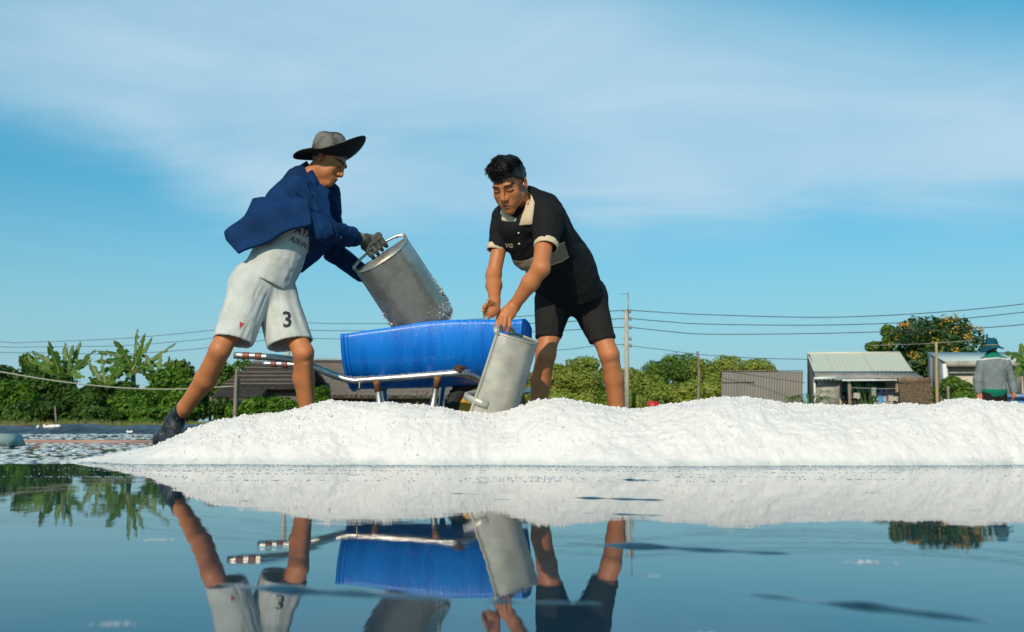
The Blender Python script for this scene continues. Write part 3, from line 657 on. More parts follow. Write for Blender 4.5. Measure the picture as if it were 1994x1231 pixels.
# open jacket, its right front blown back
w1 = lambda u, v: .012 * np.sin(u * 26 + v * 9) + .007 * np.sin(v * 40 + 1)
jk = [rc(P(586, 368, 5.0), P(567, 404, 4.975), .100, .126, (sideN, .82)), rc(P(567, 404, 4.975), P(550, 432, 4.96), .126, .130, (sideN, .86)), rc(P(582, 372, 4.91), P(622, 382, 5.09), .072, .062), rc(P(588, 348, 5.01), P(598, 368, 4.99), .062, .066), rc(P(607, 388, 4.96), P(612, 428, 4.93), .068, .075)]
flap = sheet([P(506, 404, 4.92), P(478, 424, 4.86), P(441, 456, 4.84), P(444, 470, 4.83), P(474, 503, 4.83), P(540, 469, 4.79), P(604, 436, 4.80), P(600, 396, 4.82), P(550, 385, 4.86)], .006, .045, .004, w1)
panel = sheet([P(606, 455, 4.90), P(640, 455, 5.0), P(645, 478, 5.05), P(622, 505, 5.06), P(584, 528, 5.06), P(592, 505, 5.0)], .006, .0, .004)
front = sheet([P(622, 362, 4.93), P(641, 372, 4.93), P(634, 384, 4.93), P(638, 402, 4.93), P(636, 446, 4.90), P(600, 440, 4.84), P(600, 380, 4.9)], .010, .01, .006)
sl1 = U([rc(shR, elR, .070, .056), rc(elR, elR * .4 + wrR * .6, .056, .049), rc(elR * .4 + wrR * .6, P(691, 464, 5.13), .049, .048)], .02)
sl2 = U([rc(shL, elL, .070, .055), rc(elL, wrL, .055, .044)], .02)
cuff = half(P(692, 464, 5.132), unit(wrR - elR))
fA = folds(elR - shR + np.array((.06, 0, .0)), .036, .13, .018, 2); fB = folds((.5, .1, .8), .042, .17, .020, 12); fC = folds(np.array((.3, 0, 1.)), .03, .07, .010, 4)
cutlow = half(P(548, 440, 4.95), unit(np.array((-.62, .0, -.78)))); belly = rc(P(606, 385, 4.93), P(560, 505, 4.86), .13, .14)
jt = U(jk, .04)
def jacket_f(p):
    d = smax(jt(p) - fB(p), cutlow(p), .02); d = smin(d, flap(p), .022); d = smin(d, panel(p), .02); d = smin(d, front(p), .018)
    a = np.minimum(hollow(sl1(p) - fA(p) - fC(p), cuff(p), .011, .03), sl2(p) - fA(p))
    return smin(d, a, .018)
V, F = sdf(jacket_f, *bb([P(441, 456, 4.8), P(474, 505, 4.8), P(600, 318, 5.0), wrR, wrL, elL, elR, shL], .09), .005); V = relax(V, F, 1)
jacket = ob('jacket', V, F, M_blue, man1)
# collar turned up round the neck
mb = MB(); 
for (a, b, c, d) in [((577, 327, 5.06), (598, 314, 5.05), (612, 336, 4.90), (592, 352, 4.88)), ((592, 352, 4.885), (612, 336, 4.90), (622, 358, 4.90), (612, 376, 4.885)), ((612, 376, 4.885), (622, 358, 4.90), (641, 372, 4.93), (633, 386, 4.92))]:
    q = [P(*a), P(*b), P(*c), P(*d)]; nrm = unit(np.cross(q[1] - q[0], q[3] - q[0])) * .003
    mb.add([x + nrm for x in q] + [x - nrm for x in q], [(0, 1, 2, 3), (7, 6, 5, 4), (0, 4, 5, 1), (1, 5, 6, 2), (2, 6, 7, 3), (3, 7, 4, 0)])
mb.build('collar', M_blue, man1)
for (a, b) in ((545, 464), (517, 476), (663, 462)):      # press studs on the front edge and the cuff
    tr = BVHTree.FromPolygons([v.co + man1.location for v in jacket.data.vertices], [tuple(p.vertices) for p in jacket.data.polygons])
    d = (Vector(P(a, b, 5)) - cam.location).normalized(); h = tr.ray_cast(cam.location, d)
    if h[0] is not None:
        V, F = scatter_lumps([np.array(h[0])], [.006], base=(ICO_V, ICO_F), jit=0); ob('button', V, F, M_button, jacket)
drape([tshirt], 573, 453, 'ATAR', 24, M_print, 'lettering', tshirt, rot=rad(20), squash=.80, bold=.012)
drape([tshirt], 563, 469, 'AIRWAYS', 17, M_print, 'lettering', tshirt, rot=rad(27), squash=.85, bold=.006)
drape([shorts], 550, 637, '3', 43, M_print, 'number', shorts, rot=rad(-3), bold=.022, squash=.95)
drape([shorts], 476, 630, '\u25B2', 18, M_red, 'emblem', shorts, rot=rad(200), squash=.55)
# socks
def sock_f(p): return smax(U([rc(P(360, 790, 5.0), ankR, .0405, .040), rc(ankR, P(312, 858, 5.08), .042, .034), rc(P(314, 856, 5.08), P(352, 876, 4.90), .036, .030), rc(ankR, P(340, 868, 4.97), .038, .036)], .025)(p) - .003 * fbm(p * 40, 2), half(P(357, 792, 5.0), unit(kneeR - ankR))(p), .004)
V, F = sdf(sock_f, *bb([P(360, 780, 5.0), P(300, 870, 5.1), P(352, 880, 4.9)], .07), .004); s_ = ob('sock', V, F, M_sock, man1)
V, F = sdf(lambda p: smax(footL(p) - .006, half(ankL + np.array((0, 0, .02)), (0, 0, 1))(p), .005), *bb([ankL, ankL + np.array((.12, -.13, -.08))], .07), .005); ob('sock', V, F, M_sock, man1)
spk = []
for _ in range(150):
    i = random.randrange(len(s_.data.vertices)); v = s_.data.vertices[i]
    if v.normal.y < .2: spk.append(np.array(v.co) + np.array(man1.location))
V, F = scatter_lumps(spk, RNG.uniform(.0010, .0022, len(spk)), base=(OCT_V, OCT_F)); tag(ob('salt_specks', V, F, M_salt, s_, smooth=False), kind='stuff')
# gloved right hand closed on the handle
def fist(B0, B1, knuck, under, camside, r=.0135):
    fs = []
    for i in range(4):
        B = B0 + (B1 - B0) * (i / 3); k = B + knuck * (1 - .06 * abs(i - 1)); a = B + knuck * .55 + camside; c = B + under * .55 + camside * 1.15; e = B + under * 1.0 + camside * .1
        fs += [rc(k, a, r * 1.08, r), rc(a, c, r, r * .95), rc(c, e, r * .95, r * .8)]
    return fs
GB0, GB1 = P(745, 470, 5.20), P(719, 492, 5.20); kn = np.array((-.028, 0, .036)) * .9; un = np.array((.020, .01, -.024)); cs = np.array((.002, -.026, -.004))
gl = fist(GB0, GB1, kn, un, cs) + [rc(P(701, 465, 5.145), (GB0 + GB1) / 2 + kn * 1.0 + np.array((-.015, .0, -.004)), .031, .037), rc(GB0 + kn * .9, GB1 + kn * 1.0, .020, .021), rc(P(714, 461, 5.19), GB0 + np.array((-.01, .03, .012)), .018, .014), rc(GB0 + np.array((-.01, .03, .012)), GB0 + np.array((.01, .02, -.018)), .014, .011)]
gf = U(gl, .007); gcut = half(P(699, 464, 5.143), unit(elR - wrR))
V, F = sdf(lambda p: smax(gf(p), gcut(p), .003) - .0015 * vnoise(p * 180), *bb([P(695, 450, 5.14), P(748, 495, 5.2)], .06), .0028); glove = ob('glove', V, F, M_glove, man1)
ring = MB(); tt = unit(wrR - elR); a_ = unit(np.cross(tt, (0, 0, 1))); b_ = np.cross(tt, a_)
ring.tube([P(699.5, 464, 5.144) + .0315 * (math.cos(t) * a_ + math.sin(t) * b_) for t in np.linspace(0, 2 * math.pi, 25)], .0022, 6); ring.build('hem_band', mat('green_elastic', (.05, .35, .16), rough=.7), glove, True)
# the left glove, gripping the far rim of the scoop
GL0, GL1 = P(716, 528, 5.38), P(730, 556, 5.41)
gl2 = U(fist(GL0, GL1, np.array((-.03, -.01, .012)), np.array((.02, -.012, -.008)), np.array((.0, .022, .0))) + [rc(wrL, (GL0 + GL1) / 2 + np.array((-.035, .0, .01)), .030, .036), rc(P(712, 528, 5.37), P(722, 520, 5.36), .017, .012)], .007)
V, F = sdf(gl2, *bb([wrL, GL0, GL1], .08), .004); ob('glove', V, F, M_glove, man1)
# hat
Ch = P(641, 303, 4.985); uh = unit((.05, -.08, .99)); fh = unit(np.array((.99, -.10, 0)) - uh * np.dot((.99, -.10, 0), uh)); sh = np.cross(uh, fh)
prof = [(0, .122), (.03, .120), (.052, .111), (.066, .094), (.075, .064), (.080, .026), (.083, .004), (.092, -.001), (.110, -.002), (.130, -.002), (.150, -.002), (.168, -.002), (.182, -.002)]
def hat_pts(off):
    V = []
    for (r, z) in prof:
        for k in range(64):
            th = 2 * math.pi * k / 64; e = max(0, (r - .09) / .092); c, s = math.cos(th), math.sin(th)
            rr = r * 1.14 if r < .09 else .097 + (r - .09) * .93; zz = z + off
            zz += e ** 1.25 * (.105 * max(c, 0) ** 1.4 - .012 * max(-c, 0) ** 2 + .004 * s * s) + e * .004 * math.sin(3 * th + 1) + (.004 * math.sin(2 * th + 1) * (1 - e) if r > .02 else 0)
            V.append(Ch + fh * (rr * c) + sh * (rr * .93 * s) + uh * zz)
    return V
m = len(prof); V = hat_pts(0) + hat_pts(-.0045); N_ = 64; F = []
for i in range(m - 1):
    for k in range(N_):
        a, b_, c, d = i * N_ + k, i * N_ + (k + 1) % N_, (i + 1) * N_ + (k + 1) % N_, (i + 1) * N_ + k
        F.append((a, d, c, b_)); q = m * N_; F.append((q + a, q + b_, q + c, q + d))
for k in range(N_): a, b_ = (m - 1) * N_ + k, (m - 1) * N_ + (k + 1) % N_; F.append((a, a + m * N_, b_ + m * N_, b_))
hat = ob('hat', np.array(V), F, M_hat, man1); hat.data.materials.append(mat('black_underside_shade', (.006, .006, .007), rough=.9)); hat.data.polygons.foreach_set('material_index', np.array([1 if f[0] >= m * N_ else 0 for f in F], np.int32))  # undusted black underside of the hat, its shade also put into the colour
band = MB(); band.tube([Ch + fh * (.0975 * math.cos(t)) + sh * (.0915 * math.sin(t)) + uh * .010 for t in np.linspace(0, 2 * math.pi, 49)], .0035, 6); band.build('hat_band', mat('hat_cord', (.06, .058, .055), rough=.8), hat, True)
# ------------------------------------------------------------------ the bareheaded man in the black polo shirt, digging in his scoop
M_black = cloth_mat('black_cotton', (.0075, .0075, .0085), (.011, .011, .012), wear=8)
M_dark = cloth_mat('charcoal_cotton', (.013, .0115, .0115), (.018, .016, .016), wear=8)
M_cream = cloth_mat('cream_rib_knit', (.62, .50, .35), (.56, .45, .31), wear=20, weave=700)
man2 = person('bareheaded man in a black polo shirt bending over a metal scoop', P(1120, 890, 5.0) * np.array((1, 1, 0)))
o2 = P(992, 361, 4.50); R2 = frame((-.30, -.74, -.60), (-.25, -.57, .78)); hd2 = head_sdf(o2, R2, 1.02)
n2b, n2t = P(1024, 402, 4.64), P(1003, 378, 4.55)
head2 = sdf(U([hd2, rc(n2b, n2t, .062, .056)], .02), *bb([o2, n2b], .14), .0026)
hR2, kR2, cR2, aR2 = P(1080, 585, 5.02), P(1063, 690, 4.93), P(1053, 742, 4.98), P(1043, 850, 5.04)
hL2, kL2, cL2, aL2 = P(1143, 585, 5.04), P(1186, 690, 4.96), P(1195, 738, 5.0), P(1207, 850, 5.06)
def foot_of(a, d): d = np.array(d); return U([rc(a, a + np.array((0, .02, -.05)), .036, .036), rc(a + np.array((0, 0, -.055)), a + d, .034, .024)], .02)
fR2, fL2 = foot_of(aR2, (-.07, -.15, -.07)), foot_of(aL2, (.05, -.16, -.07))
legs2 = U([U(leg(hR2, kR2, cR2, aR2, (.072, .054, .049, .048, .038, .033), (-.2, -.95, 0), (-.15, -.9, 0)), .022), U(leg(hL2, kL2, cL2, aL2, (.072, .054, .049, .047, .039, .033), (.1, -.95, 0), (.1, -.9, 0)), .022), fR2, fL2], .012)
core2 = U([rc(P(1112, 560, 5.04), P(1092, 520, 4.92), .10, .11), rc(P(1090, 520, 4.9), P(1035, 430, 4.68), .115, .10)], .04)
low2 = sdf(U([legs2, core2], .02), *bb([hR2, hL2, kR2, kL2, aR2, aL2, P(1207, 893, 5.0), P(1030, 410, 4.64)], .15), .0055)
sR2, eR2, w2R = P(984, 424, 4.71), P(961, 536, 4.66), P(963, 586, 4.475)
sL2, eL2, w2L = P(1066, 426, 4.55), P(1053, 522, 4.42), P(1000, 597, 4.505)
# hands: the left grips the handle of the scoop, the right hovers open above it
K = [P(970, 620, 4.475), P(977, 617, 4.468), P(985, 617, 4.465), P(993, 619, 4.470)]
Mx_ = [P(966, 634, 4.472), P(974, 633, 4.462), P(982, 635, 4.460), P(992, 635, 4.465)]
Tp = [P(964, 645, 4.482), P(972, 642, 4.474), P(980, 644, 4.474), P(988, 646, 4.480)]
handL = [rc(w2L, P(990, 609, 4.485), .029, .031, ((.3, -.9, .2), .8)), rc(P(990, 609, 4.485), P(982, 616, 4.48), .034, .034, ((.2, -.95, .1), .62))]
fing = []
for i, (k, m_, t) in enumerate(zip(K, Mx_, Tp)):
    r = (.0092, .0096, .0093, .0086)[i]; fing += [rc(w2L * .35 + k * .65, k, r * 1.1, r * 1.12), rc(k, m_, r * 1.05, r * .98), rc(m_, t, r * .98, r * .8)]
fing += [rc(P(986, 606, 4.50), P(972, 624, 4.515), .015, .011), rc(P(972, 624, 4.515), P(966, 640, 4.52), .011, .0085)]
armL2 = U([rc(sL2, eL2, .045, .039), rc(eL2, eL2 * .62 + w2L * .38, .039, .0385), rc(eL2 * .62 + w2L * .38, w2L, .0385, .0255), ell(eL2 + np.array((.008, -.008, -.004)), (.030, .030, .030))], .018)
fL_ = U(fing, .003); hL_ = U(handL, .012)
lh = lambda p: smin(smin(armL2(p), hL_(p), .015), fL_(p), .006)
handR = [rc(w2R, P(961, 601, 4.455), .026, .030, ((.5, -.8, .3), .75)), rc(P(961, 598, 4.455), P(956, 606, 4.45), .030, .030, ((.5, -.8, .3), .6))]
fr = []
for (a, b_, c, r) in [((951, 601, 4.44), (945, 604, 4.43), (943, 616, 4.435), .0090), ((950, 597, 4.435), (943, 598, 4.42), (941, 606, 4.415), .0090), ((952, 594, 4.432), (946, 593, 4.415), (943, 599, 4.405), .0086), ((956, 604, 4.45), (951, 611, 4.44), (952, 620, 4.44), .0085)]:
    A, B, C = P(*a), P(*b_), P(*c); base = P(960, 599, 4.452); fr += [rc(base * .4 + A * .6, A, r * 1.1, r * 1.08), rc(A, B, r * 1.05, r * .95), rc(B, C, r * .95, r * .78)]
fr += [rc(P(963, 596, 4.45), P(957, 590, 4.425), .013, .0105), rc(P(957, 590, 4.425), P(952, 585, 4.41), .0105, .0085)]
armR2 = U([rc(sR2, eR2, .038, .034), rc(eR2, eR2 * .6 + w2R * .4, .036, .036), rc(eR2 * .6 + w2R * .4, w2R, .036, .0245)], .018)
fR_ = U(fr, .003); hR_ = U(handR, .012)
rh = lambda p: smin(smin(armR2(p), hR_(p), .015), fR_(p), .006)
aL_m = sdf(lh, *bb([sL2, eL2, w2L, P(964, 650, 4.48)], .065), .003); aR_m = sdf(rh, *bb([sR2, eR2, w2R, P(941, 620, 4.43)], .06), .003)
body_obj([head2, low2, aL_m, aR_m], M_skin, man2, o2, R2, 1.02, fade=.85)
# hair: short sides, long tousled top combed forward
hc = hair_cap(o2, R2, 1.02, (.0775, .099, .093), (0, .080, .070), 40, .009)
V, F = sdf(U([hc, lambda p: (ell((0, .032, .102), (.060, .066, .038))(((p - o2.astype(np.float32)) @ R2.astype(np.float32)) / 1.02)) - .010 * fbm(((p - o2) @ R2) * 34, 3)], .02), *bb([o2], .17), .003)
hair2 = ob('hair', V, F, M_hair, man2)
q = ((V - o2) @ R2) / 1.02; top = np.where((q[:, 2] > .085) & (q[:, 1] > -.06))[0]; rs_ = np.random.default_rng(5); sel = rs_.choice(top, 1700)
roots = V[sel]; ql = q[sel]
tips = []
for p_, l in zip(roots, ql):
    d = np.array((.30 * l[0] / .08 + .25 * math.sin(l[0] * 90 + l[1] * 60) + rs_.normal() * .10, .95, .10 + .18 * math.sin(l[0] * 70) + rs_.normal() * .10)); d = d / np.linalg.norm(d)
    tips.append(p_ + R2 @ d * rs_.uniform(.020, .038) * (1 if l[1] < .05 else .55))
for k in range(150):                        # fringe falling over the forehead
    x = rs_.uniform(-.050, .045); a = np.array((x, .092, .100 + rs_.normal() * .006)); L = .052 if -.005 < x < .032 else .026
    L *= rs_.uniform(.6, 1.1)
    roots = np.vstack([roots, o2 + R2 @ a * 1.02]); tips.append(o2 + R2 @ (a + np.array((rs_.normal() * .006, .000, -L))) * 1.02)
V2, F2 = strands(roots, tips, .0017, .12, 3); tag(ob('hair_locks', V2, F2, M_hair, hair2), kind='stuff')
# polo shirt
M_polo = bpy.data.materials.new('black_polo_with_printed_band'); M_polo.use_nodes = True
nt = M_polo.node_tree; b = nt.nodes['Principled BSDF']; b.inputs['Roughness'].default_value = .85; b.inputs['Specular IOR Level'].default_value = .2
at = nt.nodes.new('ShaderNodeAttribute'); at.attribute_name = 'torso'; sx = nt.nodes.new('ShaderNodeSeparateXYZ'); nt.links.new(at.outputs['Vector'], sx.inputs[0])
def nm(op, a, b_=None, c=None):
    n = nt.nodes.new('ShaderNodeMath'); n.operation = op
    for i, v in enumerate((a, b_, c)):
        if v is None: continue
        if isinstance(v, (int, float)): n.inputs[i].default_value = v
        else: nt.links.new(v, n.inputs[i])
    return n.outputs[0]
tri = nm('PINGPONG', sx.outputs[0], .028); vv = nm('ADD', sx.outputs[1], nm('MULTIPLY', tri, .75))
wav = nm('FRACT', nm('MULTIPLY', vv, 105)); line = nm('GREATER_THAN', wav, .52)
wave = nm('MULTIPLY', nm('SINE', nm('MULTIPLY', sx.outputs[0], 32)), .007)
lo_ = nm('GREATER_THAN', nm('ADD', sx.outputs[1], wave), -.100); hi_ = nm('LESS_THAN', sx.outputs[1], .0); inb = nm('MULTIPLY', lo_, hi_)
rim1 = nm('MULTIPLY', nm('GREATER_THAN', sx.outputs[1], -.006), hi_); rim2 = nm('MULTIPLY', nm('LESS_THAN', nm('ADD', sx.outputs[1], wave), -.093), inb)
side = nm('LESS_THAN', nm('ABSOLUTE', sx.outputs[0]), .165); fr_ = nm('GREATER_THAN', sx.outputs[2], 0)
fac = nm('MULTIPLY', nm('MULTIPLY', nm('MAXIMUM', nm('MAXIMUM', nm('MULTIPLY', inb, line), rim1), rim2), side), fr_)
mx = nt.nodes.new('ShaderNodeMix'); mx.data_type = 'RGBA'; nt.links.new(fac, mx.inputs[0]); mx.inputs[6].default_value = (.0095, .0095, .0105, 1); mx.inputs[7].default_value = (.52, .42, .30, 1); nt.links.new(mx.outputs[2], b.inputs['Base Color'])
axs = unit(P(1025, 408, 4.62) - P(1112, 575, 5.02)); shl = unit(sL2 - sR2); shl = unit(shl - axs * np.dot(shl, axs)); fwd = np.cross(shl, axs)
if fwd[1] > 0: fwd = -fwd
polo_t = U([rc(P(1110, 590, 5.03), P(1094, 540, 4.94), .172, .165, (fwd, .66)), rc(P(1094, 540, 4.94), P(1048, 455, 4.73), .165, .160, (fwd, .64)), rc(P(1048, 455, 4.73), P(1032, 418, 4.66), .160, .125, (fwd, .66)), rc(sR2 + np.array((.03, 0, .0)), sL2 + np.array((-.02, 0, 0)), .058, .066), rc(P(1030, 412, 4.66), P(1020, 392, 4.64), .10, .075), rc(P(1056, 416, 4.70), P(1104, 518, 4.93), .100, .122), rc(P(1104, 518, 4.93), P(1124, 582, 5.06), .124, .142), rc(P(1006, 440, 4.61), P(1034, 492, 4.72), .080, .095)], .060)
hem2 = half(P(1112, 585, 5.0), unit(-axs * .55 + np.array((0, 0, -.6)))); hin = rc(P(1096, 540, 4.94), P(1116, 605, 5.06), .168, .176, (fwd, .64))
slR = rc(sR2, P(966, 488, 4.685), .066, .0440); slL = rc(sL2, P(1063, 482, 4.475), .076, .0540); cR_ = half(P(966, 487, 4.685), unit(eR2 - sR2)); cL_ = half(P(1063, 481, 4.475), unit(eL2 - sL2))
iR_ = rc(P(972, 460, 4.69), P(964, 500, 4.68), .050, .0455); iL_ = rc(P(1065, 455, 4.50), P(1062, 495, 4.46), .058, .0545)
nk = rc(P(1000, 372, 4.50), P(1022, 402, 4.62), .050, .054); p1 = folds(axs + .4 * shl, .055, .22, .0085, 21); p2 = folds(shl + .5 * axs, .05, .16, .007, 22); p3 = folds(eL2 - sL2 + .1 * shl, .04, .10, .007, 23)
def polo_f(p):
    d = hollow(polo_t(p) - p1(p) - p2(p), hem2(p), .012, .05)
    a = hollow(slR(p) - p3(p), cR_(p), .010, .025); c = hollow(slL(p) - p3(p), cL_(p), .010, .025)
    return smax(smin(d, smin(a, c, .01), .028), -nk(p), .008)
V, F = sdf(polo_f, *bb([P(950, 490, 4.7), P(1190, 610, 5.1), P(1040, 375, 4.6), sL2, P(1063, 482, 4.47)], .13), .0052); V = relax(V, F, 1)
polo = ob('polo_shirt', V, F, M_polo, man2, label='black polo shirt with a zigzag band across the chest')
c0 = P(1036, 508, 4.62); q = V - c0; attr3(polo.data, 'torso', np.stack([q @ shl, q @ axs + .10 * np.abs(q @ shl) * 0, q @ fwd + .14], 1))
# cream sleeve cuffs
for (c_, n_, r_, sl_) in ((P(966, 487, 4.685), unit(eR2 - sR2), .0425, 'R'), (P(1063, 481, 4.475), unit(eL2 - sL2), .0525, 'L')):
    a_ = unit(np.cross(n_, (0, 1, .2))); b_ = np.cross(n_, a_); V = []; N_ = 40
    for (rr, zz) in ((r_ + .0040, -.024), (r_ + .0045, -.010), (r_ + .0030, .004), (r_ - .001, .006), (r_ - .004, -.01)):
        for k in range(N_): th = 2 * math.pi * k / N_; V.append(c_ + n_ * zz + rr * (math.cos(th) * a_ + math.sin(th) * b_))
    F = [(i * N_ + k, i * N_ + (k + 1) % N_, (i + 1) * N_ + (k + 1) % N_, (i + 1) * N_ + k) for i in range(4) for k in range(N_)]
    ob('sleeve_cuff', np.array(V), F, M_cream, polo)
# cream collar: a strip round the neck, falling over the shirt
ptree = BVHTree.FromPolygons([v.co + man2.location for v in polo.data.vertices], [tuple(p.vertices) for p in polo.data.polygons])
def on_shirt(q, off=.007):
    d = (Vector(q) - cam.location); L = d.length; d.normalize(); h = ptree.ray_cast(cam.location, d)
    return np.array(cam.location + d * (h[3] - off)) if h[0] is not None and h[3] < L + .05 else q
def collar(rows, name):
    V = []; n = len(rows)
    for (a, b_) in rows:
        A, B = on_shirt(P(*a), .004), on_shirt(P(*b_)); mid = on_shirt((A + B) / 2 + np.array((0, -.006, .006)), .010)
        for k, q in enumerate((A, mid, B)): V.append(q)
        for k, q in enumerate((B, mid, A)): V.append(q + np.array((0, .005, -.004)))
    F = [(i * 6 + k, i * 6 + (k + 1) % 6, (i + 1) * 6 + (k + 1) % 6, (i + 1) * 6 + k) for i in range(n - 1) for k in range(6)] + [tuple(range(6))[::-1], tuple((n - 1) * 6 + k for k in range(6))]
    return ob(name, np.array(V), F, M_cream, polo, True)
collar([((1022, 405, 4.52), (1011, 438, 4.50)), ((1024, 398, 4.525), (1023, 437, 4.485)), ((1026, 390, 4.55), (1036, 436, 4.50)), ((1028, 383, 4.58), (1039, 412, 4.55)), ((1029, 377, 4.62), (1041, 394, 4.63)), ((1026, 374, 4.68), (1036, 382, 4.71))], 'collar')
collar([((1006, 426, 4.52), (1004, 431, 4.505)), ((996, 420, 4.52), (994, 431, 4.50)), ((986, 412, 4.54), (984, 430, 4.515)), ((981, 406, 4.58), (977, 428, 4.55)), ((982, 398, 4.64), (974, 412, 4.63))], 'collar')
M_pearl = mat('pearl_button', (.6, .55, .48), rough=.25)
for (a, b_) in ((1010, 454), (1011, 475)):
    tr = BVHTree.FromPolygons([v.co + man2.location for v in polo.data.vertices], [tuple(p.vertices) for p in polo.data.polygons]); d = (Vector(P(a, b_, 5)) - cam.location).normalized(); h = tr.ray_cast(cam.location, d)
    if h[0] is not None: V, F = scatter_lumps([np.array(h[0])], [.0058], jit=0); ob('button', V, F, M_pearl, polo)
drape([polo], 984, 482, 'VG', 11, M_cream, 'chest_lettering', polo, rot=rad(2), bold=.03)
# shorts
pv = rc(P(1085, 575, 5.03), P(1142, 575, 5.05), .105, .105); qR = rc(P(1078, 590, 5.02), P(1064, 672, 4.945), .098, .057); qL = rc(P(1146, 590, 5.04), P(1178, 676, 4.975), .096, .060)
zR = half(P(1065, 659, 4.955), unit(np.array((.0, -.15, -1)))); zL = half(P(1177, 664, 4.985), unit(np.array((.22, -.1, -1)))); jR = rc(P(1070, 630, 4.98), P(1063, 680, 4.94), .068, .060); jL = rc(P(1162, 630, 5.0), P(1181, 684, 4.97), .068, .0605)
g1 = folds((.1, 0, 1), .05, .13, .006, 31); g2 = folds((.9, 0, -.35), .045, .14, .006, 32)
def sh2(p):
    d1 = qR(p) - g1(p); d2 = qL(p) - g1(p); t1 = .0025 * (zR(p) > -.022); t2 = .0025 * (zL(p) > -.022); a = hollow(d1 - t1, zR(p), .012, .05); c = hollow(d2 - t2, zL(p), .012, .05)
    return smin(pv(p) - g2(p), smin(a, c, .012), .03)
V, F = sdf(sh2, *bb([P(1040, 660, 4.9), P(1205, 680, 4.93), P(1085, 560, 5.05), P(1150, 560, 5.1)], .13), .0052); V = relax(V, F, 1); ob('shorts', V, F, M_dark, man2)
# ------------------------------------------------------------------ third person, walking away behind the heap
M_gj = cloth_mat('grey_work_jacket', (.20, .235, .245), (.16, .185, .19), wear=5, weave=300); M_green = cloth_mat('green_cloth', (.006, .19, .125), (.004, .13, .085)); M_teal = cloth_mat('teal_hat_cloth', (.004, .075, .125), (.003, .055, .09)); M_stripe = cloth_mat('white_tape', (.62, .62, .6), (.5, .5, .5)); M_redc = cloth_mat('red_piping', (.35, .02, .03), (.28, .02, .02))
Y3 = 18.0; man3 = person('person in a grey jacket and teal sun hat walking away behind the heap', P(1937, 851.3, Y3) * np.array((1, 1, 0)))
o3 = P(1932, 681, Y3); R3 = frame((.1, 1, -.1), (0, .1, 1)); hd3 = head_sdf(o3, R3, 1.0)
T = lambda px, py, dy=0: P(px, py, Y3 + dy)
hands3 = []
for (w_, k_, sg) in ((T(1905.5, 766, -.02), T(1905.5, 775, -.05), 1), (T(1973, 762, .02), T(1975, 772, -.02), -1)):
    hands3 += [rc(w_, k_, .032, .036)] + [rc(k_ + np.array((sg * .012, -.02 + .018 * i, -.01)), k_ + np.array((sg * .035, -.02 + .018 * i, -.055)), .012, .010) for i in range(4)] + [rc(k_ + np.array((sg * .01, -.03, .0)), k_ + np.array((sg * .05, -.035, -.02)), .012, .010)]
hip3 = T(1924, 768), T(1949, 768); body3 = U([hd3, rc(T(1933, 700), T(1933, 686), .06, .055), rc(T(1935, 760), T(1935, 705), .13, .13), rc(hip3[0], T(1922, 806), .085, .06), rc(T(1922, 806), T(1921, 842), .056, .042), rc(hip3[1], T(1951, 806, .12), .085, .06), rc(T(1951, 806, .12), T(1953, 840, .2), .056, .042), rc(T(1921, 846), T(1921, 848, .14), .045, .035), rc(T(1953, 845, .2), T(1953, 848, .34), .045, .035), rc(T(1908, 708), T(1904, 740, -.02), .05, .042), rc(T(1904, 740, -.02), T(1905.5, 766, -.02), .042, .03), rc(T(1962, 708), T(1969, 738, .03), .05, .042), rc(T(1969, 738, .03), T(1973, 762, .02), .042, .03)] + hands3, .018)
V, F = sdf(body3, *bb([T(1900, 850, -.2), T(1980, 665, .45)], .06), .009); bo = ob('body', V, F, M_skin, man3); attr(bo.data, 'lips', np.zeros(len(V))); attr(bo.data, 'dark', np.clip((((V - o3) @ R3)[:, 2] + .02) / .02, 0, 1) * (((V - o3) @ R3)[:, 1] < .03))
jf = folds((.2, 0, 1), .07, .25, .016, 41); jf2 = folds((1, 0, -.4), .06, .25, .012, 42)
tor3 = U([rc(T(1936, 757), T(1934, 716), .215, .215, ((0, 1, 0), .62)), rc(T(1934, 716), T(1933, 702), .215, .15, ((0, 1, 0), .62)), rc(T(1914, 707), T(1955, 705), .085, .085), rc(T(1933, 702), T(1933, 692), .11, .085)], .06)
arms3 = U([rc(T(1911, 709), T(1904, 740, -.02), .088, .075), rc(T(1904, 740, -.02), T(1905, 764, -.02), .075, .058), rc(T(1959, 708), T(1969, 738, .03), .088, .075), rc(T(1969, 738, .03), T(1974, 762, .02), .075, .058)], .03)
hm3 = half(T(1936, 760), (0.04, 0, -1)); hw = half(T(1905, 766), (0, 0, -1))
V, F = sdf(lambda p: smin(smax(tor3(p) - jf(p) - jf2(p), hm3(p), .006), smax(arms3(p) - jf(p), hw(p), .004), .03), *bb([T(1895, 770, -.2), T(1982, 690, .25)], .08), .009); V = relax(V, F, 1); jk3 = ob('jacket', V, F, M_gj, man3)
gz = lambda py: T(1936, py)[2]
V, F = sdf(lambda p: np.maximum(tor3(p) - .012 - jf(p) * .6, np.maximum(half(T(1936, 773), (.02, 0, -1))(p), half(T(1936, 758.5), (.04, 0, 1))(p))), *bb([T(1900, 776, -.2), T(1975, 750, .25)], .06), .009); ob('shirt_hem', V, F, M_green, man3)
yk = half(T(1936, 694.5), (0, .05, 1))
V, F = sdf(lambda p: np.maximum(U([tor3, arms3], .03)(p) - .008, -half(T(1936, 697.5), (0, 0, 1))(p)), *bb([T(1900, 706, -.2), T(1975, 680, .25)], .06), .009); ob('yoke', V, F, M_green, jk3)
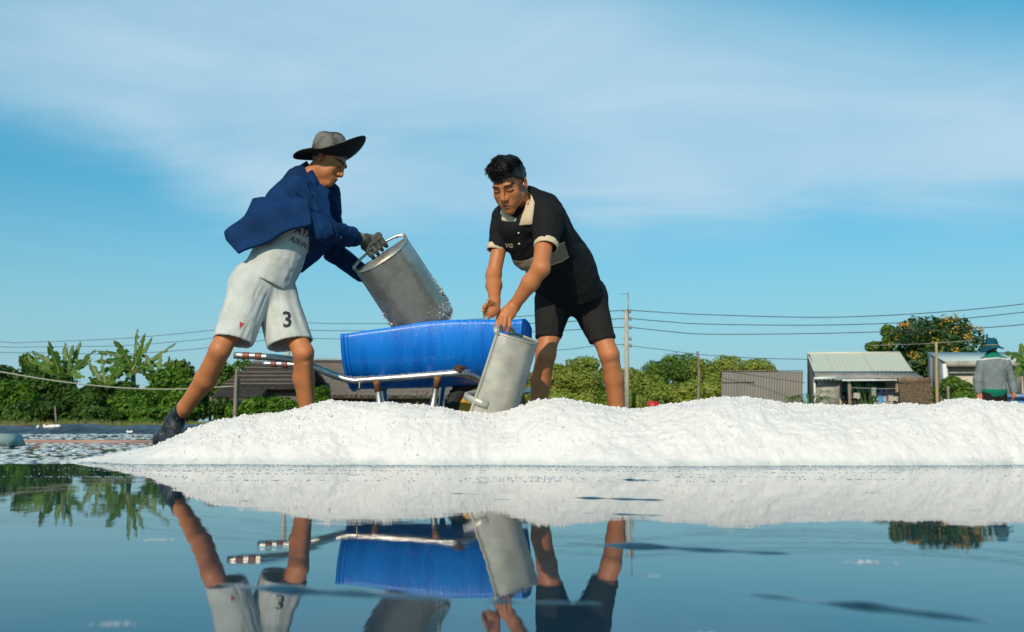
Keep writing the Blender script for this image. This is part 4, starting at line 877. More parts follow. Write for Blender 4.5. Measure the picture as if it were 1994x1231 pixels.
V, F = sdf(lambda p: np.maximum(U([tor3, arms3], .03)(p) - .012, np.abs(half(T(1936, 698), (0, 0, 1))(p) - .10 * np.abs(p[:, 0] - T(1936, 698)[0]) * -1) - .014), *bb([T(1895, 716, -.2), T(1980, 685, .25)], .06), .008); ob('reflective_stripe', V, F, M_stripe, jk3)
V, F = sdf(U([rc(T(1936, 762), T(1936, 770), .165, .165, ((0, 1, 0), .62)), rc(hip3[0], T(1921, 838), .105, .075), rc(hip3[1], T(1953, 836, .18), .105, .075)], .03), *bb([T(1905, 845, -.15), T(1970, 755, .35)], .08), .009); tr3 = ob('trousers', V, F, M_dark, man3)
mb = MB(); mb.bar([T(1913.8, 768, -.02), T(1912.5, 800, -.02), T(1913, 836, -.02)], .02, .012, (0, 1, 0)); mb.build('side_stripe', M_redc, tr3); mb = MB(); mb.bar([T(1960.5, 768, 0), T(1962, 800, .1), T(1961.5, 834, .18)], .02, .012, (0, 1, 0)); mb.build('side_stripe', M_redc, tr3)
Ch3 = T(1931, 674); V = []; prof3 = [(0, .150), (.05, .146), (.085, .128), (.102, .09), (.112, .045), (.118, .006), (.15, -.02), (.18, -.045), (.20, -.062)]
for off in (0, -.008):
    for (r, z) in prof3:
        for k in range(40):
            th = 2 * math.pi * k / 40; e = max(0, (r - .118) / .082); V.append(Ch3 + np.array((r * math.cos(th), r * .95 * math.sin(th), z + off + e * (.03 * math.cos(th) + .02 * math.sin(3 * th + .5)))))
m = len(prof3); F = []
for i in range(m - 1):
    for k in range(40): a, b_, c, d = i * 40 + k, i * 40 + (k + 1) % 40, (i + 1) * 40 + (k + 1) % 40, (i + 1) * 40 + k; F += [(a, d, c, b_), (a + m * 40, b_ + m * 40, c + m * 40, d + m * 40)]
for k in range(40): a, b_ = (m - 1) * 40 + k, (m - 1) * 40 + (k + 1) % 40; F.append((a, a + m * 40, b_ + m * 40, b_))
h3 = ob('hat', np.array(V), F, M_teal, man3); mb = MB(); mb.tube([Ch3 + np.array((.121 * math.cos(t), .116 * math.sin(t), .012)) for t in np.linspace(0, 2 * math.pi, 33)], .009, 6); mb.build('hat_band', mat('tan_band', (.28, .23, .15), rough=.8), h3, True)

# ------------------------------------------------------------------ the two sheet-metal scoops
M_alu = mat('dull_aluminium', (.58, .54, .47), (.46, .43, .37), scale=9, rough=.42, metal=.45, bump=.25, bscale=30, bdist=.003, rvar=.08, detail=6)
M_tin = mat('stained_tin', (.52, .49, .44), (.36, .335, .29), scale=7, rough=.38, metal=.7, bump=.3, bscale=25, bdist=.003, rvar=.1, detail=6)
M_rustm = mat('welded_steel', (.30, .27, .23), (.16, .10, .06), scale=20, rough=.45, metal=.8, bump=.2)
def scoop(label, corner0, corner1, axis, depth, L, mat_, handle_h=.022, strap_at=.78):
    """half-round trough: corner0/corner1 are the ends of the straight edge of the closed end, axis points to the open mouth"""
    c0, c1 = np.asarray(corner0, float), np.asarray(corner1, float); w = unit(c1 - c0); a = unit(axis); a = unit(a - w * np.dot(a, w)); b_ = np.cross(w, a)
    if b_[1] > 0: b_ = -b_
    Wd = np.linalg.norm(c1 - c0); mid = (c0 + c1) / 2; t = empty('salt_scoop', mid + a * L, label, 'scoop', 'metal salt scoops')
    n, m = 36, 14; V = []
    def pt(u, v, off=0):
        th = math.pi * u; e = .80; cx_ = -math.copysign(abs(math.cos(th)) ** e, math.cos(th)); sy = math.sin(th) ** e
        sc_ = 1 + .05 * v; lip = 1 - .0 * v
        return mid + a * (L * v + (0.02 * math.sin(th) if v > .99 else 0)) + w * cx_ * (Wd / 2 * sc_ - off) + b_ * sy * (depth * sc_ - off) + b_ * .0015 * math.sin(9 * u + 5 * v) * math.sin(math.pi * v)
    for off in (0, .0022):
        for j in range(m + 1):
            for i in range(n + 1): V.append(pt(i / n, j / m, off))
    S = (m + 1) * (n + 1); F = []
    for j in range(m):
        for i in range(n):
            q = [j * (n + 1) + i, j * (n + 1) + i + 1, (j + 1) * (n + 1) + i + 1, (j + 1) * (n + 1) + i]; F.append(tuple(q)); F.append(tuple(x + S for x in q[::-1]))
        for i in (0, n): F.append((j * (n + 1) + i, (j + 1) * (n + 1) + i, (j + 1) * (n + 1) + i + S, j * (n + 1) + i + S))
    for i in range(n): F.append((m * (n + 1) + i, m * (n + 1) + i + 1, m * (n + 1) + i + 1 + S, m * (n + 1) + i + S))
    body = ob('trough', np.array(V), F, mat_, t)
    # closed end, set in a little behind its seam
    V = [pt(i / n, .012, .003) for i in range(n + 1)]; V2 = [v + a * .004 for v in V]; F = [tuple(range(n, -1, -1)), tuple(range(n + 1, 2 * n + 2))] + [(i, i + 1, n + 2 + i, n + 1 + i) for i in range(n)] + [(n, 0, n + 1, 2 * n + 1)]
    ob('end_plate', np.array(V + V2), F, mat_, t, smooth=False)
    mb = MB(); mb.tube([pt(i / n, 0) for i in range(n + 1)], .0042, 8); mb.build('seam_rim', mat_, t, True)
    mb = MB(); mb.tube([pt(i / n, 1) for i in range(n + 1)], .0030, 6); mb.build('mouth_rim', mat_, t, True)
    for u in (0, 1): mb = MB(); mb.tube([pt(u, -.012)] + [pt(u, k / 6) for k in range(7)], .0068, 8); mb.build('edge_tube', mat_, t, True)
    mb = MB(); mb.tube(arc([pt(0, .02), pt(0, .0) - a * .012 - b_ * handle_h * .35, mid - w * Wd * .30 - a * .026 - b_ * handle_h * .8, mid - a * .030 - b_ * handle_h, mid + w * Wd * .30 - a * .026 - b_ * handle_h * .8, pt(1, 0) - a * .012 - b_ * handle_h * .35, pt(1, .02)], 6), .0072, 10); mb.build('handle', mat_, t, True)
    for u, c in ((0, -1), (1, 1)): mb = MB(); mb.bar([pt(u, .015) + w * c * .004, pt(u, 0) - a * .012 - b_ * handle_h * .35, mid + w * c * Wd * .36 - a * .022 - b_ * handle_h * .7], .026, .009, np.cross(w, a)); mb.build('handle_lug', mat_, t)
    # strap over the open side near the mouth
    mb = MB(); q0 = pt(.035, strap_at); q1 = pt(.965, strap_at); mb.bar([pt(.10, strap_at, -.004), q0 - w * .006, q0 - w * .002 - b_ * .035, q0 + w * .03 - b_ * .085, q1 - w * .03 - b_ * .085, q1 + w * .002 - b_ * .035, q1 + w * .006, pt(.90, strap_at, -.004)], .030, .007, a); mb.build('strap', mat_, t)
    pts_ = []
    for _ in range(260):
        v = random.random() ** .5; pts_.append(pt(random.uniform(.03, .97), v, -.001))
    V, F = scatter_lumps(pts_, RNG.uniform(.0007, .0018, len(pts_)), base=(OCT_V, OCT_F)); tag(ob('salt_specks', V, F, M_salt, body, smooth=False), kind='stuff')
    return t, pt
s1, pt1 = scoop('dark stained metal scoop held upside down over the blue barrel', P(692, 524, 5.20), P(788, 461, 5.21), (.46, .52, -.72), .146, .47, M_tin)
for u in (.0, 1.0):        # wet salt caked along the edges near the mouth
    pp = [pt1(u, v) + RNG.normal(size=3) * .006 for v in np.linspace(.55, .99, 70) ** .8]; V, F = scatter_lumps(pp, RNG.uniform(.003, .008, len(pp))); tag(ob('caked_salt', V, F, M_wet, s1, smooth=True), kind='stuff')
s2, pt2 = scoop('pale metal scoop stuck mouth down in the salt heap', P(968, 648, 4.36), P(968, 648, 4.36) + .28 * unit((.24, .95, .10)), (-.30, .165, -.90), .156, .44, M_alu, strap_at=.72)
# salt sliding out of the tipped scoop
pts = []
mouth = pt1(.55, 1.0)
for _ in range(3200):
    c = P(random.gauss(856, 9), random.gauss(612, 10), 5.42 + random.gauss(0, .05)); pts.append(c)
for _ in range(260):
    c = P(random.gauss(845, 16), random.gauss(604, 12), 5.36 + random.gauss(0, .05)); pts.append(c)
V, F = scatter_lumps(pts, RNG.uniform(.0012, .0032, len(pts)), base=(OCT_V, OCT_F)); o = ob('falling_salt', V, F, M_salt, None, smooth=False); tag(o, 'spray of white salt falling from the tipped scoop into the barrel', kind='stuff')

# ------------------------------------------------------------------ wheelbarrow
YN, YF, YM = 5.27, 5.86, 5.565
M_steel = mat('scratched_steel_tube', (.58, .56, .53), (.44, .41, .38), scale=20, rough=.38, metal=.9, bump=.1, bscale=60, rvar=.08)
M_grip = mat('brown_tape', (.20, .065, .045), (.15, .05, .035), scale=40, rough=.45)
M_rust = mat('rusty_weld', (.30, .12, .04), (.09, .05, .035), scale=45, rough=.7, metal=.4, bump=.4, bscale=200, bdist=.003)
M_tyre = mat('black_rubber', (.012, .012, .012), (.02, .02, .02), scale=20, rough=.75, bump=.4, bscale=120); M_yel = mat('yellow_enamel', (.62, .34, .01), (.5, .27, .012), scale=12, rough=.35)
M_drum = mat('blue_drum_plastic', (.0012, .14, .62), (.0018, .20, .76), scale=3.6, rough=.38, bump=.25, bscale=14, bdist=.01, stretch=(4, 1, .5), detail=5, rvar=.08)
wb = empty('wheelbarrow', P(800, 889, YM) * np.array((1, 1, 0)), 'steel tube wheelbarrow with taped handles and a yellow wheel', 'wheelbarrow')
near = [(456, 692), (500, 694), (540, 697), (575, 702), (615, 716), (650, 731), (685, 741), (712, 740), (800, 734), (860, 729), (895, 727), (920, 732), (945, 747), (975, 775)]
farp = [(512, 708), (545, 709.5), (585, 711), (625, 720), (655, 731), (690, 739), (715, 740), (800, 735), (860, 731), (890, 730), (915, 735), (940, 748), (965, 772)]
tn = arc([P(a, b_, YN + (.0 if i < 11 else (i - 10) * .05)) for i, (a, b_) in enumerate(near)], 5); tf = arc([P(a, b_, YF - (.0 if i < 10 else (i - 9) * .05)) for i, (a, b_) in enumerate(farp)], 5)
for k, tb in enumerate((tn, tf)):
    mb = MB(); mb.tube(tb, .0185, 14, cap=True); rail = mb.build('side_rail', M_steel, wb, True)
    d = unit(tb[4] - tb[0])
    for s in (.050, .115):
        mb = MB(); q0 = tb[0] + d * (s - .004); mb.tube([q0, q0 + d * .006, q0 + d * .032, q0 + d * .038], [.0188, .0202, .0202, .0188], 14); mb.build('grip_tape', M_grip, rail, True)
mb = MB()
for a, b_ in ((745, 738), (838, 732)): mb.tube([P(a, b_, YN), P(a - 2, b_ + 1, YF)], .014, 10)
mb.build('cross_bar', M_steel, wb, True)
for (x0, y0, x1, YY, dY) in ((734, 744, 752, YN, .02), (852, 737, 826, YN, .02), (746, 742, 762, YF, -.02), (866, 735, 846, YF, -.02)):
    top = P(x0, y0, YY); bot = P(x1, 888, YY + dY); bot[2] = .0; mid_ = top + (bot - top) * .13
    mb = MB(); mb.tube([top, bot], .0165, 12); lg = mb.build('leg', M_steel, wb, True)
    mb = MB(); mb.tube([top + (bot - top) * -.02, top + (bot - top) * .03, mid_], [.0225, .019, .0172], 12); mb.build('weld', M_rust, lg, True)
# skid between the legs, wheel fork and wheel
mb = MB(); mb.tube([P(763, 880, YN + .02) * np.array((1, 1, 0)) + np.array((0, 0, .03)), P(826, 880, YN + .02) * np.array((1, 1, 0)) + np.array((0, 0, .03))], .012, 8); mb.build('skid', M_steel, wb, True)
Wc = P(946, 803, YM); Wc[2] = .232
for YY in (YM - .09, YM + .09):
    e = P(900, 731, YN if YY < YM else YF); mb = MB(); mb.tube([np.array((Wc[0] + .10, YY, Wc[2] + .16)), np.array((Wc[0], YY, Wc[2]))], .013, 8); mb.tube([tn[-1] if YY < YM else tf[-1], np.array((Wc[0] + .10, YY, Wc[2] + .16))], .013, 8); mb.build('fork', M_steel, wb, True)
mb = MB(); mb.tube([P(1010, 765, YN + .05), P(1042, 758, YN + .25)], .017, 10); mb.tube([P(975, 775, YN + .2), P(1010, 765, YN + .05)], .017, 10); mb.build('front_guard', M_steel, wb, True)
wheel = None; V = []; NR = 56; sec = [(.150, -.022), (.165, -.040), (.195, -.046), (.220, -.036), (.231, -.016), (.231, .016), (.220, .036), (.195, .046), (.165, .040), (.150, .022)]
for k in range(NR):
    th = 2 * math.pi * k / NR
    for (r, y) in sec: V.append(Wc + np.array((r * math.cos(th), y, r * math.sin(th))))
ms = len(sec); F = [(k * ms + i, k * ms + (i + 1) % ms, ((k + 1) % NR) * ms + (i + 1) % ms, ((k + 1) % NR) * ms + i) for k in range(NR) for i in range(ms)]
wheel = ob('wheel', np.array(V), F, M_tyre, wb, label='black tyre on a yellow rim')
mb = MB()
for k in range(NR):
    for s in (-1, 1):
        th = 2 * math.pi * (k + (.25 if s > 0 else 0)) / NR; c, s_ = math.cos(th), math.sin(th); R = np.array([(c, 0, -s_), (0, 1, 0), (s_, 0, c)]); mb.box(Wc + np.array((.228 * c, s * .020, .228 * s_)), (.012, .030, .013), R)
tag(mb.build('tread', M_tyre, wheel), kind='stuff')
V = []; sec = [(.152, -.030), (.140, -.034), (.118, -.026), (.070, -.010), (.030, -.022), (.030, .022), (.070, .010), (.118, .026), (.140, .034), (.152, .030)]; ms = len(sec)
for k in range(NR):
    th = 2 * math.pi * k / NR
    for (r, y) in sec: V.append(Wc + np.array((r * math.cos(th), y, r * math.sin(th))))
F = [(k * ms + i, k * ms + (i + 1) % ms, ((k + 1) % NR) * ms + (i + 1) % ms, ((k + 1) % NR) * ms + i) for k in range(NR) for i in range(ms)]
ob('rim', np.array(V), F, M_yel, wheel); mb = MB(); mb.tube([Wc + np.array((0, -.11, 0)), Wc + np.array((0, .11, 0))], .010, 8); mb.tube([Wc + np.array((0, -.05, 0)), Wc + np.array((0, .05, 0))], .032, 14); mb.build('hub', M_steel, wheel, True)
# cut-open blue plastic drum lying in the frame
A0 = P(672, 700, YM); A1 = P(1036, 690, YM)
dr = empty('blue_barrel', (A0 + A1) / 2 * np.array((1, 1, 0)) + np.array((0, 0, .33)), 'blue plastic drum cut open lengthwise and laid in the wheelbarrow', 'barrel')
nu, nl = 40, 60; rimL = [(0, 650.5), (.04, 649.5), (.15, 643), (.27, 637), (.36, 631.5), (.47, 625.5), (.60, 622.8), (.75, 622.2), (.9, 622.5), (.955, 620.5), (.975, 621), (1.0, 640)]
X0, X1 = P(663, 650, YN)[0], P(1036, 640, YN)[0]; axz0, axz1 = .655, .690
def drum(u, v, off=0):
    x = X0 + (X1 - X0) * v; r = (.292 + .006 * math.sin(math.pi * v) + (.006 if v < .022 else 0)) - off; zc = axz0 + (axz1 - axz0) * v
    zt = np.interp(v, [a for a, _ in rimL], [P(663, b_, YN)[2] for _, b_ in rimL])
    phi0 = math.asin(max(-1, min(1, (zt - zc) / r))); phi = phi0 + (-(math.pi) - 2 * phi0) * u if True else 0
    # u=0 near rim, u=1 far rim, bottom between
    return np.array((x + .02 * (1 - math.cos(math.pi * u) ** 2) * (1 if v < .5 else -1) * abs(1 - 2 * v), YM - r * math.cos(phi) * 1.0, zc + r * math.sin(phi)))
V = []
for off in (0, .006):
    for j in range(nl + 1):
        for i in range(nu + 1): V.append(drum(i / nu, j / nl, off))
S = (nl + 1) * (nu + 1); F = []
for j in range(nl):
    for i in range(nu): q = [j * (nu + 1) + i, j * (nu + 1) + i + 1, (j + 1) * (nu + 1) + i + 1, (j + 1) * (nu + 1) + i]; F.append(tuple(q)); F.append(tuple(x + S for x in q[::-1]))
    for i in (0, nu): F.append((j * (nu + 1) + i, (j + 1) * (nu + 1) + i, (j + 1) * (nu + 1) + i + S, j * (nu + 1) + i + S))
for j in (0, nl):
    for i in range(nu): F.append((j * (nu + 1) + i, j * (nu + 1) + i + 1, j * (nu + 1) + i + 1 + S, j * (nu + 1) + i + S))
shell = ob('shell', np.array(V), F, M_drum, dr)
for v0, rr in ((.012, .004), (.035, .0025)):
    mb = MB(); mb.tube([drum(i / nu, v0, -.001) for i in range(nu + 1)], rr * 2, 6); mb.build('hoop', M_drum, dr, True)
for v0, nm_ in ((.03, 'end_wall'), (.985, 'end_wall')):
    ring_ = [drum(i / nu, v0, .004) for i in range(nu + 1)]; c_ = np.mean(ring_, 0); V = ring_ + [r + np.array((.005, 0, 0)) for r in ring_]; n_ = nu + 1; F = [tuple(range(n_)), tuple(range(2 * n_ - 1, n_ - 1, -1))] + [(i, i + n_, (i + 1) % n_ + n_, (i + 1) % n_) for i in range(n_)]
    ob(nm_, np.array(V), F, M_drum, dr, False)
# salt heaped inside, and grains stuck to the rim
V = []; nxs, nys = 60, 24
for j in range(nys + 1):
    for i in range(nxs + 1):
        v = .04 + .93 * i / nxs; s = j / nys * 2 - 1; q = drum(0, v); z = .56 + .05 * math.exp(-((v - .45) / .2) ** 2) * (1 - s * s)
        hw_ = math.sqrt(max(.28 ** 2 - (axz0 + (axz1 - axz0) * v - .56) ** 2, .01)); V.append((q[0], YM + s * hw_ * .985, z + .02 * fbm(np.array([[v * 20, s * 8, 3]]), 2)[0]))
F = [(j * (nxs + 1) + i, j * (nxs + 1) + i + 1, (j + 1) * (nxs + 1) + i + 1, (j + 1) * (nxs + 1) + i) for j in range(nys) for i in range(nxs)]
lo_s = lone('salt_load', np.array(V), F, M_salt, 'white salt load lying inside the blue drum', 'salt')
pp = []
for _ in range(420):
    v = abs(random.gauss(.46, .2)); 
    if .02 < v < .95: pp.append(drum(abs(random.gauss(.018, .025)) + .004, v, -.001))
for _ in range(60): pp.append(drum(random.uniform(.03, .3), random.uniform(.3, .97), -.001))
V, F = scatter_lumps(pp, RNG.uniform(.0008, .0021, len(pp)), base=(OCT_V, OCT_F)); tag(ob('salt_specks', V, F, M_salt, shell, smooth=False), kind='stuff')
pp = [tn[i] + np.array((random.uniform(-.02, .02), random.uniform(-.01, .01), .019)) for i in range(28, 54) for _ in range(14)]
V, F = scatter_lumps(pp, RNG.uniform(.0008, .0018, len(pp)), base=(OCT_V, OCT_F)); tag(ob('salt_specks', V, F, M_salt, wb, smooth=False), kind='stuff')
# rag knotted on the rail, and a string tied round it
V, F = scatter_lumps([P(897, 717, YN - .01) + RNG.normal(size=3) * .008 for _ in range(8)], [.016] * 8); lone('knotted_rag', V, F, mat('brown_rag', (.10, .05, .03), (.05, .03, .02), scale=60, rough=.95), 'brown knotted rag wedged between barrel and rail', 'rag')
mb = MB(); c_ = P(701.5, 740, YN); mb.tube([c_ + np.array((.002 * k, -.0205 * math.cos(k), .0205 * math.sin(k))) for k in np.linspace(0, 2 * math.pi, 13)] , .0025, 6); mb.tube([c_ + np.array((.0, -.021, -.012)), c_ + np.array((-.001, -.022, -.035)), c_ + np.array((-.002, -.020, -.048))], [.003, .0035, .005], 6)
lone('string', np.array(mb.V), mb.F, mat('twine', (.45, .36, .22), rough=.8), 'piece of twine tied round the near rail under the barrel', 'string')
# ------------------------------------------------------------------ the village and the greenery behind the pan
def leaf_mat(name, c1, c2, trans=.25, rough=.5):
    if name in MAT: return MAT[name]
    m = bpy.data.materials.new(name); m.use_nodes = True; nt = m.node_tree; b = nt.nodes['Principled BSDF']; MAT[name] = m
    a = nt.nodes.new('ShaderNodeAttribute'); a.attribute_name = 'leaf'; mx = nt.nodes.new('ShaderNodeMix'); mx.data_type = 'RGBA'; nt.links.new(a.outputs['Fac'], mx.inputs[0]); mx.inputs[6].default_value = (*c1, 1); mx.inputs[7].default_value = (*c2, 1)
    nt.links.new(mx.outputs[2], b.inputs['Base Color']); b.inputs['Roughness'].default_value = rough; b.inputs['Specular IOR Level'].default_value = .3
    tr = nt.nodes.new('ShaderNodeBsdfTranslucent'); nt.links.new(mx.outputs[2], tr.inputs['Color']); ms = nt.nodes.new('ShaderNodeMixShader'); ms.inputs[0].default_value = trans
    nt.links.new(b.outputs[0], ms.inputs[1]); nt.links.new(tr.outputs[0], ms.inputs[2]); nt.links.new(ms.outputs[0], nt.nodes['Material Output'].inputs[0]); return m
def leaves(blobs, n, size, rs, droop=.3, aspect=.45, shell=.55):
    """leaf-sized bent faces through the volume of several blobs: (centre, radii)"""
    vol = np.array([r[0] * r[1] * r[2] for _, r in blobs]) ** .67; k = rs.choice(len(blobs), n, p=vol / vol.sum())
    c = np.array([b[0] for b in blobs])[k]; r = np.array([b[1] for b in blobs])[k]
    d = rs.normal(size=(n, 3)); d /= np.linalg.norm(d, axis=1)[:, None]; rad_ = shell + (1 - shell) * rs.random(n) ** .5; rad_ *= 1 + .22 * (vnoise(d * 3.1 + c) * 2)
    pos = c + d * r * rad_[:, None]
    nrm = d + rs.normal(size=(n, 3)) * .55 + np.array((0, 0, .35)); nrm /= np.linalg.norm(nrm, axis=1)[:, None]
    t = np.cross(nrm, rs.normal(size=(n, 3))); t[:, 2] -= droop; t -= nrm * (t * nrm).sum(1)[:, None]; t /= np.linalg.norm(t, axis=1)[:, None]; s = np.cross(nrm, t)
    L = size * rs.uniform(.6, 1.4, n)[:, None]; Wd = L * aspect
    v0 = pos - t * L * .5; v1 = pos + s * Wd * .5 + nrm * L * .06; v2 = pos + t * L * .5 - nrm * L * .08; v3 = pos - s * Wd * .5 + nrm * L * .06
    V = np.stack([v0, v1, v2, v3], 1).reshape(-1, 3); i = np.arange(n) * 4; F = np.concatenate([np.stack([i, i + 1, i + 2], 1), np.stack([i, i + 2, i + 3], 1)])
    tint = np.clip(.5 + .9 * vnoise(pos * 1.3) + rs.normal(size=n) * .22, 0, 1); return V, F, np.repeat(tint, 4)
def foliage(name, blobs, n, size, m, parent, seed, **k):
    V, F, t = leaves(blobs, n, size, np.random.default_rng(seed), **k); o = ob(name, V, F, m, parent, smooth=False); attr(o.data, 'leaf', t); tag(o, kind=None); return o
M_bark = mat('bark', (.10, .075, .05), (.05, .04, .03), scale=6, rough=.9, bump=.6, bscale=20, bdist=.05)
def tree(label, px, py_top, py_bot, Y, wpx, m, seed, nblob=9, n=5000, size=.22, cat='tree', name='tree', group=None, low=.25, droop=.3, aspect=.45, shape=1.0, trunk=True):
    rs = np.random.default_rng(seed); s = Y / FPX; base = P(px, py_bot, Y); base[2] = .3; top = P(px, py_top, Y)[2]; H = top - base[2]; Wm = wpx * s / 2
    t = empty(name, base, label, cat, group); blobs = []
    for i in range(nblob):
        h = low + (1 - low) * ((i + .5) / nblob); wf = math.sqrt(max(1 - ((h - .5) / .62) ** 2 * shape, .08)); an = rs.uniform(0, 2 * math.pi); q = rs.uniform(.15, .65) * Wm * wf
        r = Wm * rs.uniform(.34, .55) * (.6 + .4 * wf); rz = min(r * .85, H * .3); z = min(base[2] + H * h, top - rz * 1.02); blobs.append((np.array((base[0] + q * math.cos(an) * 1.15, Y + q * math.sin(an) * .7, z)), np.array((r, r * .8, rz))))
    if trunk:
        mb = MB(); fork = np.array((base[0], Y, base[2] + H * .3)); r0 = max(.05, H * .028); mb.tube([base - np.array((0, 0, .1)), (base + fork) / 2 + np.array((rs.normal() * .04 * H, 0, 0)), fork], [r0, r0 * .8, r0 * .65], 8)
        for c, r in blobs[::2]: mb.tube(arc([fork, (fork + c) / 2 + np.array((0, 0, -.04 * H)), c], 3), [r0 * .6 - r0 * .5 * i / 6 for i in range(7)], 6)
        mb.build('trunk', M_bark, t, True)
    foliage('crown', blobs, n, size, m, t, seed + 100, droop=droop, aspect=aspect); return t, blobs
M_man = leaf_mat('mangrove_leaf', (.18, .25, .032), (.44, .49, .10), trans=.42); M_bush = leaf_mat('bush_leaf', (.022, .065, .010), (.085, .17, .022), trans=.3); M_bush2 = leaf_mat('bright_bush_leaf', (.045, .12, .010), (.14, .28, .022), trans=.35); M_drk = leaf_mat('dark_tree_leaf', (.07, .145, .020), (.17, .27, .045), trans=.35); M_flow = leaf_mat('flame_tree_leaf', (.018, .055, .014), (.06, .13, .03)); M_petal = leaf_mat('orange_petal', (.60, .26, .02), (.66, .42, .06)); M_palm = leaf_mat('palm_leaf', (.06, .14, .02), (.14, .26, .04)); M_ban = leaf_mat('banana_leaf', (.030, .095, .009), (.115, .235, .015), trans=.4, rough=.38)
# left-hand thicket
G = 'bushes of the thicket on the left bank'
for i, (px, pt, w, Y, m, lab) in enumerate([(25, 705, 150, 44, M_bush, 'dark bush cut by the left edge of the photo'), (10, 735, 110, 40, M_bush2, 'lighter low bush at the left edge under the dark one'), (95, 720, 120, 42, M_bush, 'dark bush below the left banana clump'), (150, 745, 110, 41, M_bush, 'shaded bush over the thin stick behind the bank'), (205, 735, 120, 42, M_bush, 'dark bush between the two banana clumps'), (250, 755, 110, 39.5, M_bush2, 'bright bush below the right banana clump'), (310, 712, 110, 41, M_bush2, 'tall bright bush behind the bare shin'), (345, 745, 90, 39, M_bush2, 'bright bush right behind the black sock'), (370, 735, 90, 43, M_bush, 'dark bush behind the calf of the stretched leg'), (60, 775, 120, 38.5, M_bush, 'low dark scrub near the stack of planks'), (190, 785, 130, 38.5, M_bush, 'low scrub on the bank beside the thin stick'), (290, 785, 120, 38, M_bush2, 'low bright scrub on the bank left of the sock'), (340, 775, 80, 45, M_bush2, 'small bush glimpsed between sock and hut')]):
    tree(lab, px, pt + 6, 828, Y, w, m, 300 + i, nblob=9, n=6500, size=.21, cat='bush', name='bush', group=G, low=.10, shape=.5)
tree('broad dark tree behind the stretched leg and the thatched hut', 440, 700, 826, 52, 120, M_drk, 331, n=5200, size=.26)
tree('slim leafy tree between the bananas and the stretched leg', 352, 700, 826, 50, 90, M_drk, 333, n=3600, size=.25)
tree('small tree poking up at the far left behind the bushes', 55, 688, 826, 52, 60, M_drk, 332, n=2400, size=.24)
G = 'shrubs in front of the thatched hut'
for i, (px, pt, w, m, lab) in enumerate([(515, 772, 90, M_bush2, 'rounded shrub in front of the hut wall beside the post'), (560, 776, 80, M_bush2, 'rounded shrub just left of the front shin'), (625, 752, 50, M_bush2, 'climbing shrub right of the front shin'), (430, 775, 70, M_bush, 'shrub under the porch roof of the hut'), (470, 790, 90, M_bush2, 'low shrub at the foot of the leaning post')]):
    tree(lab, px, pt, 828, 37.5, w, m, 340 + i, nblob=7, n=3200, size=.2, cat='shrub', name='shrub', group=G, low=.1, shape=.4)
# mangroves right of the middle
G = 'row of mangrove trees behind the heap'
for i, (px, pt, w, Y, m, lab) in enumerate([(985, 722, 120, 62, M_man, 'mangrove tree behind the half-buried scoop'), (1045, 715, 90, 60, M_man, 'mangrove tree behind the shin nearest the scoop'), (1095, 708, 100, 60, M_man, 'mangrove tree just right of that shin, tall pale top'), (1140, 694, 110, 60, M_man, 'feathery pale mangrove tree between the two bare shins'), (1185, 712, 90, 61, M_man, 'mangrove tree half hidden by the right shin'), (1240, 716, 110, 60, M_man, 'pale mangrove tree right beside the concrete pole'), (1290, 703, 110, 62, M_drk, 'darker tree right of the concrete pole'), (1335, 686, 120, 64, M_drk, 'tallest dark green tree left of the leaning stick'), (1395, 692, 130, 62, M_man, 'broad tree behind the leaning stick'), (1450, 697, 120, 63, M_man, 'leafy tree behind the left of the corrugated fence'), (1495, 712, 80, 64, M_man, 'low tree over the middle of the corrugated fence'), (1310, 745, 120, 56, M_man, 'low pale mangrove bush under the dark trees'), (1370, 738, 110, 55, M_man, 'pale bush in front of the leaning stick trees'), (1215, 762, 110, 55, M_man, 'low pale bush at the foot of the concrete pole'), (1100, 765, 120, 55, M_man, 'low bush between the shins, lower half')]):
    tree(lab, px, pt, 836, Y, w, m, 360 + i, nblob=12, n=9500, size=.22, group=G, name='mangrove_tree', low=.12, shape=.6, aspect=.4)
# flame tree with orange blossom, trees beside it
t, bl = tree('flowering tree with orange blossom behind the two houses', 1825, 614, 830, 62, 190, M_flow, 401, nblob=16, n=11000, size=.30, low=.22, shape=.75)
rs = np.random.default_rng(9); fl = []
for c, r in bl:
    for _ in range(5):
        d = rs.normal(size=3); d[1] = -abs(d[1]); d[2] = abs(d[2]) * .8; d /= np.linalg.norm(d); fl.append((c + d * r * 1.0, np.array((.28, .25, .22)) * rs.uniform(.6, 1.3)))
foliage('blossom', fl, 950, .15, M_petal, t, 402, aspect=.8)
tree('round-topped tree left of the flowering tree', 1748, 632, 826, 64, 66, M_drk, 404, n=3600, size=.26, low=.45)
tree('small spreading tree above the green roof ridge', 1712, 664, 826, 66, 60, M_drk, 405, n=2200, size=.24, low=.6)
tree('scrubby tree top behind the concrete house and the hat', 1925, 692, 826, 66, 110, M_flow, 406, n=2600, size=.26, low=.55)
